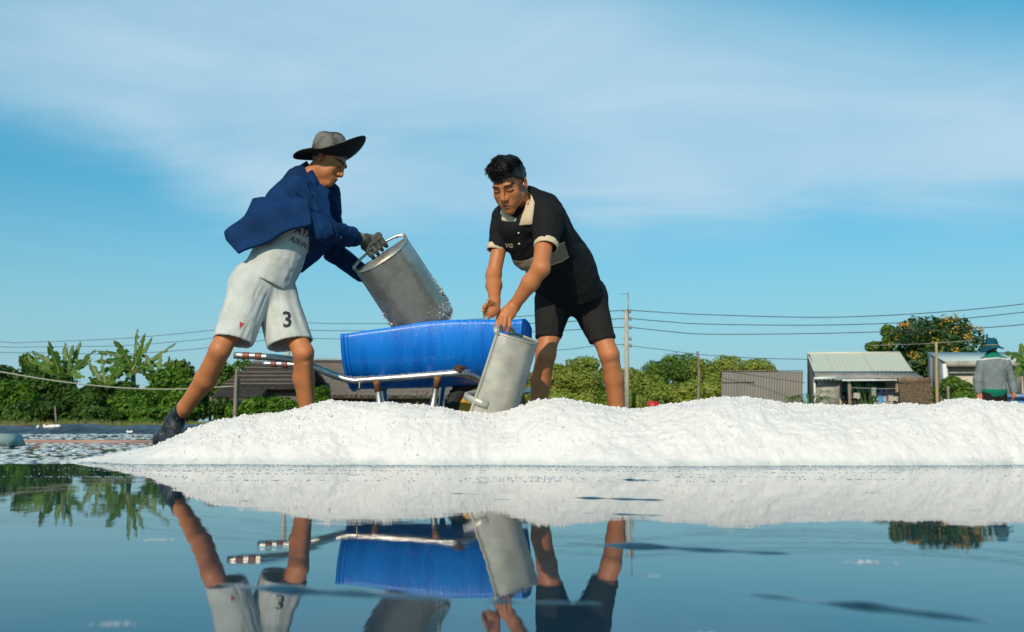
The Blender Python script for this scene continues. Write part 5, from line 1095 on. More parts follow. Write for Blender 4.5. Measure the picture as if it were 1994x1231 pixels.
# bananas
def banana(label, px, py_base, Y, leaf_list, stem_h, group='banana plants', extra=0):
    b0 = P(px, py_base, Y); b0[2] = .3; t = empty('banana_plant', b0, label, 'banana plant', group); top = b0 + np.array((0, 0, stem_h)); mb = MB(); mb.tube([b0 - np.array((0, 0, .1)), (b0 + top) / 2 + np.array((.05, 0, 0)), top], [.16, .13, .09], 10); mb.build('stem', mat('banana_stem', (.14, .15, .05), (.10, .08, .04), scale=5, rough=.6), t, True)
    rs = np.random.default_rng(int(px) + 3)
    for li, (tx, ty, w, sag, dy) in enumerate(leaf_list):
        tip = P(tx, ty, Y + dy); a = top + np.array((rs.normal() * .04, rs.normal() * .04, -rs.uniform(0, .15))); L = np.linalg.norm(tip - a); m1 = a + (tip - a) * .45 + np.array((0, 0, sag * L)); pts_ = arc([a, a + (m1 - a) * .5 + np.array((0, 0, .05 * L)), m1, tip], 8); n = len(pts_); V = []; F = []
        wid = lambda u: w * .72 * (math.sin(math.pi * min(1, max(0, (u - .16) / .84)) ** .8) ** .6 if u > .16 else .03) + .025
        ref = unit(np.cross(tip - a, (0, 1, .3))) if rs.random() < .5 else unit(np.cross(tip - a, (.3, 1, .1)))
        for i, p_ in enumerate(pts_):
            u = i / (n - 1); d = unit(pts_[min(i + 1, n - 1)] - pts_[max(i - 1, 0)]); s = unit(np.cross(d, (0, -1, .25)) + .25 * rs.normal(size=3) * .3); up = np.cross(s, d)
            if up[2] < 0: up = -up
            ww = wid(u) * (rs.uniform(.62, 1.05)); V += [p_ - s * ww + up * (.25 - .5) * ww * .6, p_ - s * ww * .5 + up * .03, p_, p_ + s * ww * .5 + up * .03, p_ + s * wid(u) * rs.uniform(.62, 1.05) + up * (.25 - .5) * ww * .6]
        for i in range(n - 1):
            for k in range(4):
                if i > n * .25 and k in (0, 3) and rs.random() < .26: continue     # torn blade
                F.append((i * 5 + k, i * 5 + k + 1, i * 5 + 6 + k, i * 5 + 5 + k))
        o = ob('leaf', np.array(V), F, M_ban, t); attr(o.data, 'leaf', np.clip(np.full(len(V), rs.uniform(.1, .9)) + rs.normal(size=len(V)) * .08, 0, 1))
        mb = MB(); mb.tube(pts_, [.035 * (1 - .8 * i / n) + .006 for i in range(n)], 5); mb.build('midrib', M_palm_rib, o, True)
    return t
M_palm_rib = mat('leaf_rib', (.16, .20, .06), (.20, .18, .07), scale=3, rough=.5)
banana('left banana plant with broad ragged leaves above the thicket', 122, 828, 43, [(93, 664, .42, .06, -.5), (62, 684, .36, .10, .3), (55, 702, .32, .12, -.4), (127, 668, .30, .03, .5), (142, 672, .26, .03, .2), (157, 666, .26, .02, .6), (187, 682, .26, .08, -.3), (180, 700, .24, .12, .4), (80, 728, .3, .2, -.6), (165, 735, .3, .22, -.5), (105, 742, .28, .22, -.9), (140, 745, .28, .2, -.8)], 1.9)
banana('right banana plant with upright leaves rising over the wires', 255, 828, 43, [(268, 641, .20, .01, .4), (283, 648, .22, .02, -.3), (296, 658, .24, .02, .5), (343, 668, .16, .0, .2), (222, 663, .34, .12, -.4), (188, 684, .30, .14, .3), (184, 704, .28, .18, -.5), (190, 728, .28, .22, -.7), (205, 762, .26, .24, -.9), (238, 770, .24, .2, -1.0), (300, 722, .3, .2, -.6), (320, 745, .28, .2, -.6), (330, 712, .26, .16, .2), (212, 745, .26, .22, -1.1)], 2.35)
banana('small banana plant low between the two big clumps', 200, 828, 42, [(170, 700, .26, .1, .2), (232, 706, .26, .1, -.3), (198, 690, .22, .02, .3), (172, 735, .26, .2, -.5), (228, 742, .26, .2, -.5), (186, 752, .24, .2, -.8), (214, 755, .24, .2, -.8)], 1.35)
banana('banana plant at the right of the clump near the shin', 305, 828, 42.5, [(283, 690, .26, .1, .2), (330, 694, .24, .08, -.3), (345, 715, .24, .14, .3), (275, 725, .26, .18, -.5), (335, 745, .26, .2, -.5), (295, 755, .24, .2, -.8), (312, 684, .2, .02, .3)], 1.5)
banana('stub of a banana leaf tuft at the far left among bushes', 62, 828, 45, [(55, 690, .3, .05, .2), (48, 700, .3, .1, -.2), (70, 692, .25, .05, .1)], 2.2)
banana('banana plant cut by the right edge beside the teal hat', 2003, 828, 34, [(1956, 686, .28, .06, -.2), (1988, 668, .24, .03, .2), (2035, 680, .3, .1, 0), (1975, 740, .22, .18, -.4), (1990, 712, .26, .15, -.3)], 2.1)
# small palm in front of the green-roofed house, reeds, papaya-like shrub
def fronds(name, label, cat, px, Y, n, L, seed, up=.6, group=None):
    rs = np.random.default_rng(seed); b0 = P(px, 828, Y); b0[2] = .3; t = empty(name, b0, label, cat, group)
    for k in range(n):
        an = 2 * math.pi * k / n + rs.normal() * .2; d = np.array((math.cos(an), math.sin(an) * .6, 0)); l = L * rs.uniform(.75, 1.1); tip = b0 + d * l * .8 + np.array((0, 0, .5 + l * (up + rs.normal() * .15) * .6)); pts_ = arc([b0 + np.array((0, 0, .35)), b0 + d * l * .4 + np.array((0, 0, .5 + l * up * .7)), tip], 6); V = []; F = []; s = unit(np.cross(d, (0, 0, 1)))
        for i, p_ in enumerate(pts_[2:]):
            for sg in (-1, 1):
                q = p_ + s * sg * .32 * l * math.sin(math.pi * (i + 1) / 12) + d * .12 * l - np.array((0, 0, .10 * l)); b_ = len(V); V += [p_, p_ + d * .035, q]; F.append((b_, b_ + 1, b_ + 2))
        for i in range(len(pts_) - 1): b_ = len(V); V += [pts_[i] + s * .015, pts_[i] - s * .015, pts_[i + 1] - s * .012, pts_[i + 1] + s * .012]; F.append((b_, b_ + 1, b_ + 2, b_ + 3))
        o = ob('frond', np.array(V), F, M_palm, t, False); attr(o.data, 'leaf', np.clip(rs.uniform(.2, .8) + np.zeros(len(V)), 0, 1))
    return t
fronds('small_palm', 'small palm at the left corner of the green-roofed house', 'palm', 1578, 33, 13, 1.15, 51)
fronds('small_palm', 'yellowing small palm between the two houses', 'palm', 1835, 36, 9, .8, 52, up=.9)
rs = np.random.default_rng(61)
for lab, px, hh, Y in (('clump of tall green reeds before the green-roofed house', 1690, 1.55, 34), ('weedy plant in the bottom corner by the banana', 1985, .9, 24)):
    b0 = P(px, 828, Y); b0[2] = .28; V = []; F = []
    for k in range(46):
        a = b0 + np.array((rs.normal() * .22, rs.normal() * .2, 0)); h = hh * rs.uniform(.5, 1.15); l = np.array((rs.normal() * .12, rs.normal() * .1, h)); w = .022
        for i in range(4): u = i / 3; c = a + l * u + np.array((l[0] * u * u, 0, -.1 * u * u)); V += [c - np.array((w * (1 - u * .9), 0, 0)), c + np.array((w * (1 - u * .9), .01, 0))]
        q = len(V) - 8; F += [(q + 2 * i, q + 2 * i + 1, q + 2 * i + 3, q + 2 * i + 2) for i in range(3)]
    o = lone('reed_clump', np.array(V), F, M_palm, lab, 'reeds', smooth=False); attr(o.data, 'leaf', rs.random(len(V)) * .6 + .1)
tree('flat-topped leafy shrub in front of the concrete house', 1868, 733, 828, 33, 78, M_drk, 411, nblob=9, n=3400, size=.18, cat='shrub', name='shrub', low=.5, shape=.3)
tree('low weeds under the flat-topped shrub', 1880, 768, 828, 31, 70, M_bush2, 412, nblob=6, n=1600, size=.15, cat='shrub', name='shrub', low=.1, trunk=False)
tree('dark bush between the straw stack and the concrete house', 1836, 742, 828, 40, 46, M_bush, 413, nblob=6, n=1600, size=.18, cat='bush', name='bush', low=.1)
# grass fringe along the bank top
rs = np.random.default_rng(77); n = 16000; gx = rs.uniform(-24, 20, n); gy = rs.uniform(33.2, 40, n); h = rs.uniform(.06, .24, n) * (1 + .5 * (vnoise(np.stack([gx * .6, gy * .6, 0 * gx], 1)) * 2)); lx = rs.normal(size=n) * .07
base = np.stack([gx, gy, np.full(n, .24)], 1); V = np.stack([base - np.array((.018, 0, 0)), base + np.array((.018, 0, 0)), base + np.stack([lx, rs.normal(size=n) * .05, h], 1)], 1).reshape(-1, 3); F = np.arange(3 * n).reshape(-1, 3)
o = ob('grass', V, F, leaf_mat('grass_blade', (.07, .095, .02), (.17, .20, .05)), None, False); attr(o.data, 'leaf', np.repeat(rs.random(n), 3)); tag(o, 'rough grass along the top of the bank', kind='stuff')

# ------------------------------------------------------------------ houses
M_thatch = mat('old_thatch', (.125, .105, .090), (.075, .062, .055), scale=14, rough=.95, bump=1.0, bscale=22, bdist=.08, stretch=(3, 1, .5), detail=6)
M_thatch2 = mat('grey_straw', (.30, .245, .20), (.20, .16, .135), scale=18, rough=.95, bump=1.0, bscale=30, bdist=.08, stretch=(3, 1, .6), detail=6)
M_straw = mat('dry_straw', (.34, .25, .16), (.17, .12, .075), scale=10, rough=.95, bump=1, bscale=26, bdist=.08, stretch=(3, 1, .5))
M_wood = mat('grey_wood', (.26, .20, .15), (.16, .125, .095), scale=5, rough=.85, bump=.4, bscale=12, stretch=(3, 3, .4))
M_conc = mat('stained_concrete', (.40, .375, .33), (.25, .23, .20), scale=2.2, rough=.9, bump=.3, bscale=20, detail=6)
M_wall = mat('cream_plaster', (.52, .46, .38), (.42, .37, .30), scale=1.5, rough=.9, bump=.2)
M_sheet = mat('weathered_sheet', (.235, .215, .195), (.20, .185, .17), scale=.9, rough=.6, metal=.15)
M_green_roof = mat('pale_green_sheet', (.50, .53, .43), (.53, .52, .42), scale=.35, rough=.5, metal=.0, spec=.5)
M_blue_roof = mat('pale_blue_sheet', (.42, .50, .48), (.36, .44, .43), scale=.5, rough=.5)
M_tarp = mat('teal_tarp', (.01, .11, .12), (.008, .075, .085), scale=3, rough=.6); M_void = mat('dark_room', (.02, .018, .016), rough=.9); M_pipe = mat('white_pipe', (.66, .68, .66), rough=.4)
def corrug(name, p00, p10, p01, m, parent, waves=6, amp=.022, sheets=6, nv=2, thick=.0):
    """corrugated sheets side by side from p00 along p10, falling to p01; each sheet a part"""
    p00, p10, p01 = map(lambda q: np.asarray(q, float), (p00, p10, p01)); e = (p10 - p00) / sheets; d = p01 - p00; nrm = unit(np.cross(e, d))
    if nrm[2] < 0 or (abs(nrm[2]) < .2 and nrm[1] > 0): nrm = -nrm
    for s in range(sheets):
        V = []; n = waves * 6
        for j in range(nv):
            for i in range(n + 1): u = i / n * 1.03; V.append(p00 + e * (s + u) + d * (j / (nv - 1)) + nrm * (amp * math.sin(2 * math.pi * waves * i / n) + .004 * (s % 2) + (0.01 * math.sin(s * 2.3)) * j / (nv - 1)))
        F = [(j * (n + 1) + i, j * (n + 1) + i + 1, (j + 1) * (n + 1) + i + 1, (j + 1) * (n + 1) + i) for j in range(nv - 1) for i in range(n)]
        ob(name, np.array(V), F, m, parent, True)
def quadslab(pts_, t):
    q = [np.asarray(p, float) for p in pts_]; n = unit(np.cross(q[1] - q[0], q[3] - q[0])) * t
    return [x for x in q] + [x - n for x in q], [(0, 1, 2, 3), (7, 6, 5, 4), (0, 4, 5, 1), (1, 5, 6, 2), (2, 6, 7, 3), (3, 7, 4, 0)]
# thatched hut behind the stretched leg
YH = 47.0; hut = empty('thatched_hut', P(520, 828, YH) * np.array((1, 1, 0)) + np.array((0, 0, .3)), 'low hut with an old grey thatched hip roof and porch', 'hut')
e0, e1, r0_, r1_ = P(432, 753, YH), P(612, 753, YH), P(492, 708, YH + 2.2), P(612, 708, YH + 2.2); back0, back1 = e0 + np.array((0, 4.4, 0)), e1 + np.array((0, 4.4, 0))
def thatch(name, a, b, c, d, parent, m, n=900, rows=7, seed=0, proud=.05, free=False):
    V, F = quadslab([a, b, c, d], .22); o = ob(name, np.array(V), F, m, parent, False); rs = np.random.default_rng(seed); nn_ = unit(np.cross(np.asarray(b) - a, np.asarray(d) - a)); 
    if nn_[2] < 0: nn_ = -nn_
    VV = []; FF = []
    for k in range(n):
        u = rs.random(); r = rs.random() if free else (rs.integers(rows) + rs.uniform(.0, .25)) / rows; tp = lambda u, v: (np.asarray(a) * (1 - u) + np.asarray(b) * u) * (1 - v) + (np.asarray(d) * (1 - u) + np.asarray(c) * u) * v
        p0 = tp(u, min(1, r + .22)) + nn_ * .02; p1 = tp(u + rs.normal() * .006, max(r - .02, -.04)) + nn_ * (proud * rs.uniform(.4, 1.4)); w = unit(np.asarray(b) - a) * (rs.uniform(.008, .022) if free else rs.uniform(.02, .05)); q = len(VV); VV += [p0 - w, p0 + w, p1 + w * .8, p1 - w * .8]; FF.append((q, q + 1, q + 2, q + 3))
    ob('thatch', np.array(VV), FF, m, o, False).__setitem__('kind', 'stuff'); return o
rf = thatch('roof_slope', e0, e1, r1_, r0_, hut, M_thatch, 2600, 9, 1); thatch('roof_slope', e0 + np.array((-.02, 4.4, 0)), e0, r0_, r0_ + np.array((0, .05, .01)), hut, M_thatch, 500, 6, 2)
V, F = quadslab([back1, back0, r0_, r1_], .2); ob('roof_slope', np.array(V), F, M_thatch, hut, False)
for f_ in (.03, .18, .36, .52, .72): mb = MB(); a, b = e0 + (r0_ - e0) * f_, e1 + (r1_ - e1) * f_; up = np.array((0, -.05, .10)); mb.tube([a + up, b + up], .035, 6); mb.build('batten', M_thatch2, hut, True)
mb = MB(); mb.tube([r0_ + np.array((0, 0, .05)), r1_ + np.array((0, 0, .05))], .10, 8); mb.build('ridge', M_thatch2, hut, True)
V, F = quadslab([P(450, 828, YH + .5), P(612, 828, YH + .5), P(612, 755, YH + .5), P(450, 755, YH + .5)], .1); ob('wall', np.array(V), F, M_thatch2, hut, False)
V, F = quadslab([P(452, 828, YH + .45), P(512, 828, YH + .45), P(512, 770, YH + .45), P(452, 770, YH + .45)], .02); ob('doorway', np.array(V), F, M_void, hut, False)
thatch('porch_roof', P(412, 775, YH - 2.2), P(500, 775, YH - 2.2), P(522, 756, YH), P(430, 756, YH), hut, M_thatch, 700, 5, 3)
for px in (409, 475, 418): mb = MB(); b0 = P(px, 828, YH - 2.1); b0[2] = .28; mb.tube([b0, P(px + 1, 773, YH - 2.1)], .07, 7); mb.build('porch_post', M_wood, hut, True)
# the bigger straw-grey shed behind the barrow
YS = 50.0; sh_ = empty('thatched_shed', P(760, 828, YS) * np.array((1, 1, 0)) + np.array((0, 0, .3)), 'long shed with a pale grey thatched roof behind the barrow', 'shed')
thatch('roof_slope', P(608, 770, YS), P(930, 772, YS), P(915, 708, YS + 2.6), P(612, 706, YS + 2.6), sh_, M_thatch2, 3000, 9, 4); V, F = quadslab([P(930, 772, YS) + np.array((0, 5.2, 0)), P(608, 770, YS) + np.array((0, 5.2, 0)), P(612, 706, YS + 2.6), P(915, 708, YS + 2.6)], .2); ob('roof_slope', np.array(V), F, M_thatch2, sh_, False)
V, F = quadslab([P(620, 828, YS + .5), P(925, 828, YS + .5), P(925, 772, YS + .5), P(620, 772, YS + .5)], .12); ob('wall', np.array(V), F, mat('woven_wall', (.22, .165, .14), (.16, .12, .10), scale=8, rough=.9, stretch=(4, 1, .6), bump=.6, bscale=20), sh_, False)
for px in np.linspace(622, 922, 12): mb = MB(); b0 = P(px, 828, YS + .38); b0[2] = .28; mb.tube([b0, P(px, 772, YS + .38)], .06, 6); mb.build('wall_post', M_wood, sh_, True)
mb = MB(); mb.tube([P(612, 705, YS + 2.6), P(915, 707, YS + 2.6)], .12, 8); mb.build('ridge', M_thatch, sh_, True)
fr = empty('far_roof', P(635, 828, 58) * np.array((1, 1, 0)) + np.array((0, 0, .3)), 'strip of pale metal roof left of the blue barrel, behind the sheds', 'shed'); corrug('roof_sheet', P(600, 697, 60), P(668, 697, 60), P(600, 709, 57.5), M_blue_roof, fr, sheets=3); V, F = quadslab([P(602, 828, 58), P(666, 828, 58), P(666, 710, 58), P(602, 710, 58)], .2); ob('wall', np.array(V), F, M_conc, fr, False)
# corrugated fence
YC2 = 44.0; fe = empty('corrugated_fence', P(1485, 828, YC2) * np.array((1, 1, 0)) + np.array((0, 0, .3)), 'grey corrugated metal fence left of the green-roofed house', 'fence')
corrug('sheet', P(1406, 722, YC2), P(1563, 724, YC2), P(1403, 830, YC2), M_sheet, fe, waves=6, amp=.02, sheets=5)
mb = MB(); mb.box(P(1484, 722, YC2 - .03), (3.6, .06, .03)); mb.build('top_rail', M_wood, fe); mb = MB(); mb.box(P(1437, 744, YC2 - .05), (1.45, .03, .035)); mb.build('rail', M_wood, fe)
# green-roofed house
YG = 42.0; gh = empty('green_roofed_house', P(1680, 828, YG) * np.array((1, 1, 0)) + np.array((0, 0, .3)), 'small house with a pale green corrugated roof and cluttered veranda', 'house')
rl, rr = P(1571, 688, YG + 3.2), P(1752, 687, YG + 3.2); ml, mr = P(1584, 724, YG + .6), P(1776, 724, YG + .6); el2, er2 = P(1588, 737, YG - .6), P(1802, 739, YG - .6)
corrug('roof_sheet', rl, rr, ml + (rl - rl), M_green_roof, gh, waves=5, amp=.013, sheets=5)
for o_ in [o for o in gh.children if o.name.startswith('roof_sheet')]:      # the roof widens towards its eave
    me = o_.data; A = np.array([v.co[:] for v in me.vertices]) + np.array(gh.location)
    for v, p_ in zip(me.vertices, A):
        t = (rl[2] - p_[2]) / (rl[2] - ml[2]); u = (p_[0] - (rl[0] + (ml[0] - rl[0]) * t)) / (rr[0] - rl[0]); v.co.x += u * ((mr[0] - ml[0]) - (rr[0] - rl[0])) * t
V, F = quadslab([ml + np.array((0, 0, -.03)), mr + np.array((0, 0, -.03)), er2, el2], .05); ob('eave_sheet', np.array(V), F, mat('grey_fibre_cement', (.30, .275, .25), (.22, .20, .18), scale=2, rough=.85), gh, False)
mb = MB(); mb.tube([rl, rr], .06, 6); mb.build('ridge_cap', M_green_roof, gh, True)
for k in range(26): u = k / 25; mb = MB(); a = el2 + (er2 - el2) * u; mb.box(a + np.array((0, .02, -.06)), (.07, .12, .07)); mb.build('eave_roll', M_wood, gh)
V, F = quadslab([P(1590, 830, YG + .6), P(1790, 830, YG + .6), P(1790, 740, YG + .6), P(1590, 740, YG + .6)], .15); ob('wall', np.array(V), F, M_wall, gh, False)
V, F = quadslab([P(1572, 830, YG + 3), P(1586, 830, YG + .6), P(1586, 726, YG + .6), P(1572, 690, YG + 3)], .1); ob('gable_wall', np.array(V), F, M_thatch, gh, False)
V, F = quadslab([P(1590, 800, YG - .3), P(1635, 800, YG - .3), P(1635, 750, YG - .3), P(1590, 750, YG - .3)], .12); ob('veranda_wall', np.array(V), F, M_conc, gh, False)
V, F = quadslab([P(1640, 764, YG + .3), P(1728, 764, YG + .3), P(1722, 744, YG + .3), P(1640, 743, YG + .3)], .02); ob('tarpaulin', np.array(V), F, M_tarp, gh, False)
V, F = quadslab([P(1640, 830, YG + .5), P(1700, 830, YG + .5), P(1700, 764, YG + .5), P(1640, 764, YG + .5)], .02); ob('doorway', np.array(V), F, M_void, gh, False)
for px, m in ((1655, M_wood), (1587, M_pipe), (1748, M_wood), (1798, M_wood)): mb = MB(); b0 = P(px, 828, YG - .5); b0[2] = .28; mb.box((b0 + P(px, 739, YG - .5)) / 2, (.13 if m is M_wood else .06, .12, P(px, 739, YG - .5)[2] - b0[2])); mb.build('veranda_post', m, gh)
mb = MB(); mb.tube([P(1585, 737, YG - .75), P(1628, 736, YG - .75)], .06, 6); mb.tube([P(1640, 741, YG - .72), P(1790, 740, YG - .72)], .035, 6); mb.build('gutter', M_pipe, gh, True)
# washing on lines in front of it
cl = [('pale shirt hung beside the veranda post', 1668, 765, 13, 11, (.5, .46, .44)), ('grey shirt on the washing line behind the reeds', 1702, 755, 9, 16, (.42, .40, .42)), ('navy shirt on the washing line', 1717, 757, 8, 12, (.02, .03, .12)), ('black and white top on the washing line', 1727, 757, 7, 14, (.03, .03, .05)), ('bright blue cloth on the lower washing line', 1714, 771, 9, 14, (.08, .36, .62)), ('lilac cloth on the lower washing line', 1723, 771, 8, 12, (.42, .42, .58)), ('flowered pale cloth on the lower washing line', 1734, 770, 9, 12, (.50, .46, .40)), ('long pale cloth at the right end of the washing', 1746, 772, 12, 9, (.52, .46, .40)), ('dark clothing at the left of the straw stack', 1762, 778, 7, 16, (.02, .025, .06))]
for i, (lab, px, py, w, h_, c) in enumerate(cl):
    V = []; F = []; nxx, nyy = 8, 6
    for j in range(nyy + 1):
        for k in range(nxx + 1): q = P(px - w / 2 + w * k / nxx, py + h_ * j / nyy, YG - 1.2); V.append(q + np.array((0, .05 * math.sin(k * 1.5 + i) * (.3 + j / nyy), .02 * math.sin(k * .8 + i) * (j == nyy))))
    n0 = len(V); V = V + [v + np.array((0, .012, 0)) for v in V]; st_ = nxx + 1
    for j in range(nyy):
        for k in range(nxx): a = j * st_ + k; F += [(a, a + st_, a + st_ + 1, a + 1), (n0 + a, n0 + a + 1, n0 + a + st_ + 1, n0 + a + st_)]
    lone('laundry', np.array(V), F, mat('laundry_%d' % i, c, tuple(x * .7 for x in c), scale=9, rough=.9), lab, 'laundry', 'washing hung before the green-roofed house')
# straw stack (little thatched lean-to)
st = empty('straw_stack', P(1795, 828, YG - 2) * np.array((1, 1, 0)) + np.array((0, 0, .3)), 'brown straw lean-to between the washing and the bamboo pole', 'straw stack')
thatch('straw_slope', P(1757, 800, YG - 2.6), P(1822, 802, YG - 2.6), P(1808, 742, YG - 1.6), P(1752, 744, YG - 1.6), st, M_straw, 2600, 5, 8, proud=.10, free=True); mb = MB(); mb.box(P(1780, 741, YG - 1.6), (1.25, .35, .22)); mb.build('straw_bundle', M_straw, st)
# concrete house on the right
YK = 38.0; kh = empty('concrete_house', P(1920, 828, YK) * np.array((1, 1, 0)) + np.array((0, 0, .3)), 'grey concrete house with a flat pale metal roof at the right edge', 'house')
V, F = quadslab([P(1842, 704, YK), P(2060, 704, YK), P(2060, 686, YK + 3.5), P(1806, 686, YK + 3.5)], .04); ob('roof', np.array(V), F, M_blue_roof, kh, False)
mb = MB(); q = (P(1842, 709, YK - .1) + P(2060, 709, YK - .1)) / 2; mb.box(q, (P(2060, 709, YK)[0] - P(1842, 709, YK)[0], .5, .20)); mb.build('parapet', M_conc, kh)
V, F = quadslab([P(1845, 830, YK + .1), P(2055, 830, YK + .1), P(2055, 712, YK + .1), P(1845, 712, YK + .1)], .2); ob('wall', np.array(V), F, M_wall, kh, False)
for k in range(4): V, F = quadslab([P(1807 + 9 * k, 830, YK + 3.4 - .85 * k), P(1816 + 9 * k, 830, YK + 2.55 - .85 * k), P(1816 + 9 * k, 692 + 4.2 * k, YK + 2.55 - .85 * k), P(1807 + 9 * k, 688 + 4.2 * k, YK + 3.4 - .85 * k)], .03); ob('side_panel', np.array(V) + np.array((0, 0, 0)), F, mat('grey_board', (.26, .255, .245), (.19, .185, .18), scale=3, rough=.8, stretch=(2, 2, .3)), kh, False)
mb = MB(); mb.box(P(1950, 726, YK - .02), (4.0, .08, .05)); mb.build('ledge', M_conc, kh); mb = MB(); mb.box(P(1842, 765, YK - .05), (.16, .16, 2.2)); mb.build('corner_post', M_pipe, kh)
V, F = quadslab([P(1958, 780, YK - .03), P(1990, 780, YK - .03), P(1990, 732, YK - .03), P(1958, 732, YK - .03)], .02); ob('window', np.array(V), F, mat('dusty_shutter', (.22, .19, .17), (.15, .13, .12), scale=4, rough=.8), kh, False)

# ------------------------------------------------------------------ poles, sticks and wires
M_pole = mat('pole_concrete', (.42, .385, .32), (.34, .31, .255), scale=3, rough=.9, bump=.2); M_wire = mat('cable', (.02, .022, .025), rough=.6); M_iron = mat('galvanised', (.25, .26, .26), rough=.5, metal=.5)
def pole(label, px, ptop, Y, arms):
    b0 = P(px, 828, Y); b0[2] = .3; top = P(px, ptop, Y); top[0] = b0[0]; t = empty('utility_pole', b0, label, 'utility pole', 'concrete utility poles'); mb = MB(); mb.tube([b0 - np.array((0, 0, .2)), top], [.0027 * Y, .0021 * Y], 12); mb.build('shaft', M_pole, t, True)
    mb = MB(); mb.tube([top - np.array((-.12, 0, .4)), top + np.array((.12, 0, .95))], .03, 6); mb.tube([top + np.array((.12, 0, .9)), top + np.array((-.25, 0, .88))], .015, 5); mb.build('mast', M_iron, t, True)
    for py in arms:
        a = P(px, py, Y); a[0] = b0[0]; mb = MB(); mb.tube([a + np.array((.20, -.05, -.09)), a + np.array((.20, -.05, .0)), a + np.array((.20, -.05, .09))], [.07, .045, .07], 8); mb.tube([a + np.array((-.2, -.05, 0)), a + np.array((.26, -.05, 0))], .02, 5); mb.build('insulator', M_iron, t, True)
    return t
pole('concrete utility pole with insulators standing right of the bare shin', 1222, 605, 52, (606, 621, 638, 660, 673))
pole('distant utility pole almost hidden behind the front leg', 557, 627, 76, (630, 641, 657))
def wire(label, pts_, r=.020):
    mb = MB(); mb.tube(arc([P(*p_) for p_ in pts_], 8), r, 5); lone('overhead_wire', np.array(mb.V), mb.F, M_wire, label, 'wire', 'overhead wires')
for (lab, ya, yb, sag, yr) in (('topmost wire', 604, 626, 633.5, 592), ('second wire from the top', 620, 640, 645, 608), ('third wire from the top', 637, 656, 660, 632)):
    dy = ya - 604
    wire(lab + ', span between the two poles', [(557, yb, 76), (640, yb + 4, 73), (800, yb + 3, 67), (1000, (ya + yb) / 2 + 2, 60), (1222, ya, 52)])
    wire(lab + ', span right of the near pole', [(1222, ya, 52), (1300, ya + 5 + .1 * dy, 51.5), (1380, ya + 9 + .15 * dy, 51), (1600, ya + 14 - .05 * dy, 49.5), (1800, ya + 6, 48), (1994, yr, 47), (2300, yr - 40, 45)])
    wire(lab + ', span left of the far pole', [(557, yb, 76), (415, yb + 17 + .1 * dy, 77), (240, yb + 33, 78), (60, yb + 40.5 - .3 * dy, 80), (0, yb + 40 - .3 * dy, 81), (-300, yb + 20, 84)])
wire('lowest wire between the pole and the green-roofed house', [(1222, 673, 52), (1290, 681, 51), (1360, 690, 50), (1460, 697, 48), (1572, 700, 45)], .014)
wire('lowest wire left of the near pole', [(1222, 670, 52), (1150, 675, 54), (1085, 682, 57), (850, 697, 67), (640, 698, 76)], .016)
wire('slack wire in front of the corrugated fence', [(1408, 722, 43.5), (1480, 733, 43.3), (1568, 746, 42.6)], .012)
M_rope = mat('pale_rope', (.42, .38, .32), rough=.8)
def rope(label, pts_, r): mb = MB(); mb.tube(arc([P(*p_) for p_ in pts_], 8), r, 5); lone('rope', np.array(mb.V), mb.F, M_rope, label, 'rope')
rope('pale sagging rope across the left thicket to the leaning post', [(-60, 712, 30), (0, 724, 30), (110, 742, 30.4), (230, 755, 31), (340, 758, 31.5), (459, 752, 32)], .02)
rope('thin line running behind the bamboo pole', [(1690, 673, 39), (1760, 671, 37), (1824, 668, 35), (1900, 663, 36)], .010)
rope('washing line across the veranda', [(1655, 755, 40.7), (1730, 757, 40.7), (1800, 752, 40.7)], .010)
def stick(label, pts_, r, cat='post', name='post', m=None):
    mb = MB(); q = [P(*p_) for p_ in pts_]; q[-1][2] = min(q[-1][2], .25); q = arc(q, 5); mb.tube(q, [r[0] + (r[1] - r[0]) * i / (len(q) - 1) for i in range(len(q))], 8); lone(name, np.array(mb.V), mb.F, m or M_wood, label, cat)
stick('rough wooden post holding the rope before the hut', [(461, 718, 32), (459, 760, 32), (457, 828, 32)], (.045, .07))
stick('second leaning stake tied to the rope post', [(466, 735, 32.2), (463, 770, 32.2), (455, 828, 32.2)], (.04, .06))
stick('crooked pale stick left of the corrugated fence', [(1358, 684, 40), (1361, 720, 40), (1360, 770, 40), (1361, 830, 40)], (.045, .065), 'stick', 'stick')
stick('yellow bamboo pole in front of the flowering tree', [(1823, 666, 35), (1824, 730, 35), (1826, 830, 35)], (.045, .06), 'pole', 'bamboo_pole', mat('bamboo', (.42, .29, .13), (.34, .24, .11), scale=6, rough=.5))
stick('thin upright stick in the scrub on the left bank', [(107, 792, 36), (109, 815, 36), (110, 830, 36)], (.03, .04), 'stick', 'stick')
stick('short stake by the flat-topped shrub', [(1846, 752, 32), (1847, 790, 32), (1848, 830, 32)], (.05, .06), 'post')
# ------------------------------------------------------------------ odds and ends on the pan and its bank
M_plank = mat('weathered_plank', (.30, .16, .10), (.20, .11, .07), scale=4, rough=.8, stretch=(.4, 3, 3))
for k, (y0, lab) in enumerate(((828.3, 'topmost plank of the stack on the bank at far left'), (831.2, 'lower plank of the stack on the bank at far left'))):
    mb = MB(); a, b = P(-40, y0 + .5, 32.4), P(58 - k * 3, y0, 32.4); mb.box((a + b) / 2, (b[0] - a[0], .22, .042)); lone('plank', np.array(mb.V), mb.F, M_plank, lab, 'plank', 'planks on the bank', False)
mb = MB(); a, b = W(40, 863), W(330, 866); a, b = np.array(a), np.array(b); yb_ = 10.3; mb.box(((P(46, 860.5, yb_) + P(345, 863.5, yb_)) / 2), (1.75, .10, .056)); lone('long_plank', np.array(mb.V), mb.F, mat('pink_wet_plank', (.36, .20, .17), (.28, .17, .15), scale=7, rough=.5, stretch=(.5, 3, 3)), 'long pinkish plank lying in the shallow water at left', 'plank', None, False)
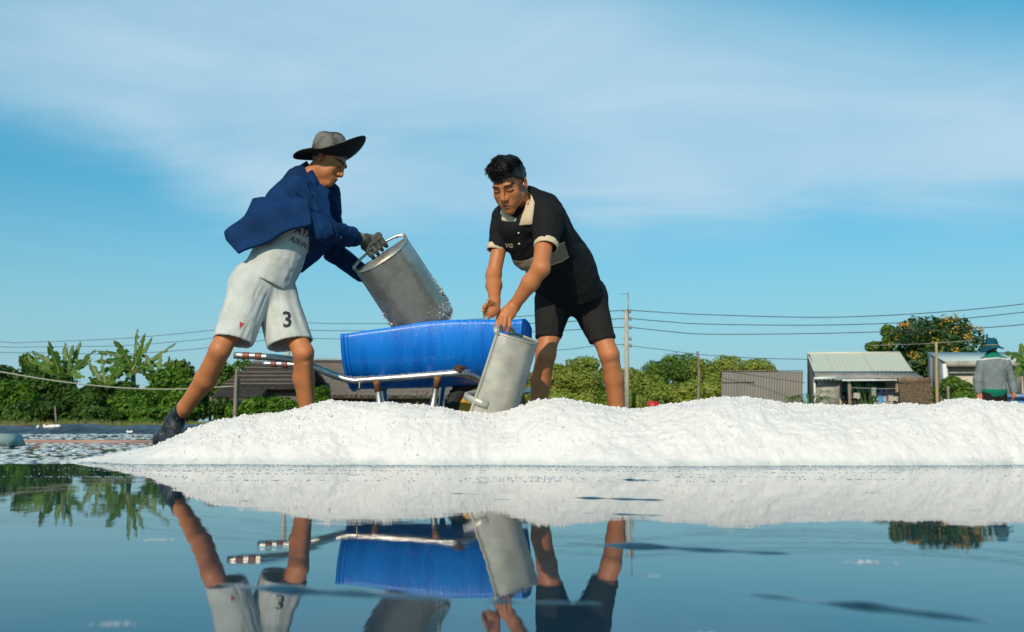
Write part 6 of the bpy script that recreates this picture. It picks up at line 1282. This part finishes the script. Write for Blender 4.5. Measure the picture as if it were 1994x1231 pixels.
bmq = bmesh.new(); bmesh.ops.create_cube(bmq, size=1); bmesh.ops.scale(bmq, verts=bmq.verts, vec=(.56, .30, .118)); 
for v in bmq.verts:
    if v.co.z > 0 and v.co.x > 0: v.co.x -= .05; v.co.z -= .008
bmesh.ops.bevel(bmq, geom=bmq.edges[:], offset=.012, segments=2, affect='EDGES'); c_ = P(-30, 859, 8.2); bmq.verts.index_update()
V = np.array([v.co[:] for v in bmq.verts]) + np.array((c_[0], 8.2, .055)); F = [tuple(v.index for v in f.verts) for f in bmq.faces]; bmq.free()
lone('float_block', V, F, mat('pale_green_foam', (.30, .40, .38), (.24, .33, .32), scale=4, rough=.6), 'pale grey green block in the water at the left edge', 'block')
V, F = scatter_lumps([P(100 + random.gauss(0, 8), 832 - abs(random.gauss(0, 1)), 31.9) for _ in range(60)], RNG.uniform(.03, .07, 60)); lone('salt_lump', V, F, M_salt, 'small white salt heap on the bank right of the planks', 'salt', None, True)
V, F = scatter_lumps([P(253 + random.gauss(0, 2), 842 - abs(random.gauss(0, .8)), 29) for _ in range(20)], RNG.uniform(.02, .04, 20)); lone('salt_lump', V, F, M_salt, 'tiny white salt lump at the foot of the bank', 'salt', None, True)
V, F = scatter_lumps([P(92 + random.gauss(0, 4), 827 - abs(random.gauss(0, 1)), 33.5) for _ in range(30)], RNG.uniform(.03, .06, 30), flat=.5); lone('dry_sack', V, F, mat('orange_sack', (.42, .22, .05), (.3, .15, .04), scale=6, rough=.9), 'orange brown sack lying on the grass of the bank', 'sack', None, True)
mb = MB(); mb.box(P(1272, 790, 30), (.36, .22, .22)); mb.box(P(1272, 786, 30) + np.array((-.02, 0, .02)), (.26, .18, .10)); lone('red_crate', np.array(mb.V), mb.F, mat('red_plastic', (.42, .02, .02), rough=.4), 'red thing peeping over the heap right of the pole', 'crate', None, False)
mb = MB(); q = P(1982, 778, 22); mb.box(np.array((q[0], 22, .45)), (.55, .5, .75)); mb.box(np.array((q[0] - .02, 21.9, .86)), (.60, .54, .07)); lone('blue_tub', np.array(mb.V), mb.F, mat('blue_tub', (.01, .10, .42), (.25, .42, .55), scale=3, rough=.4), 'blue tub beside the person walking away', 'tub', None, False)
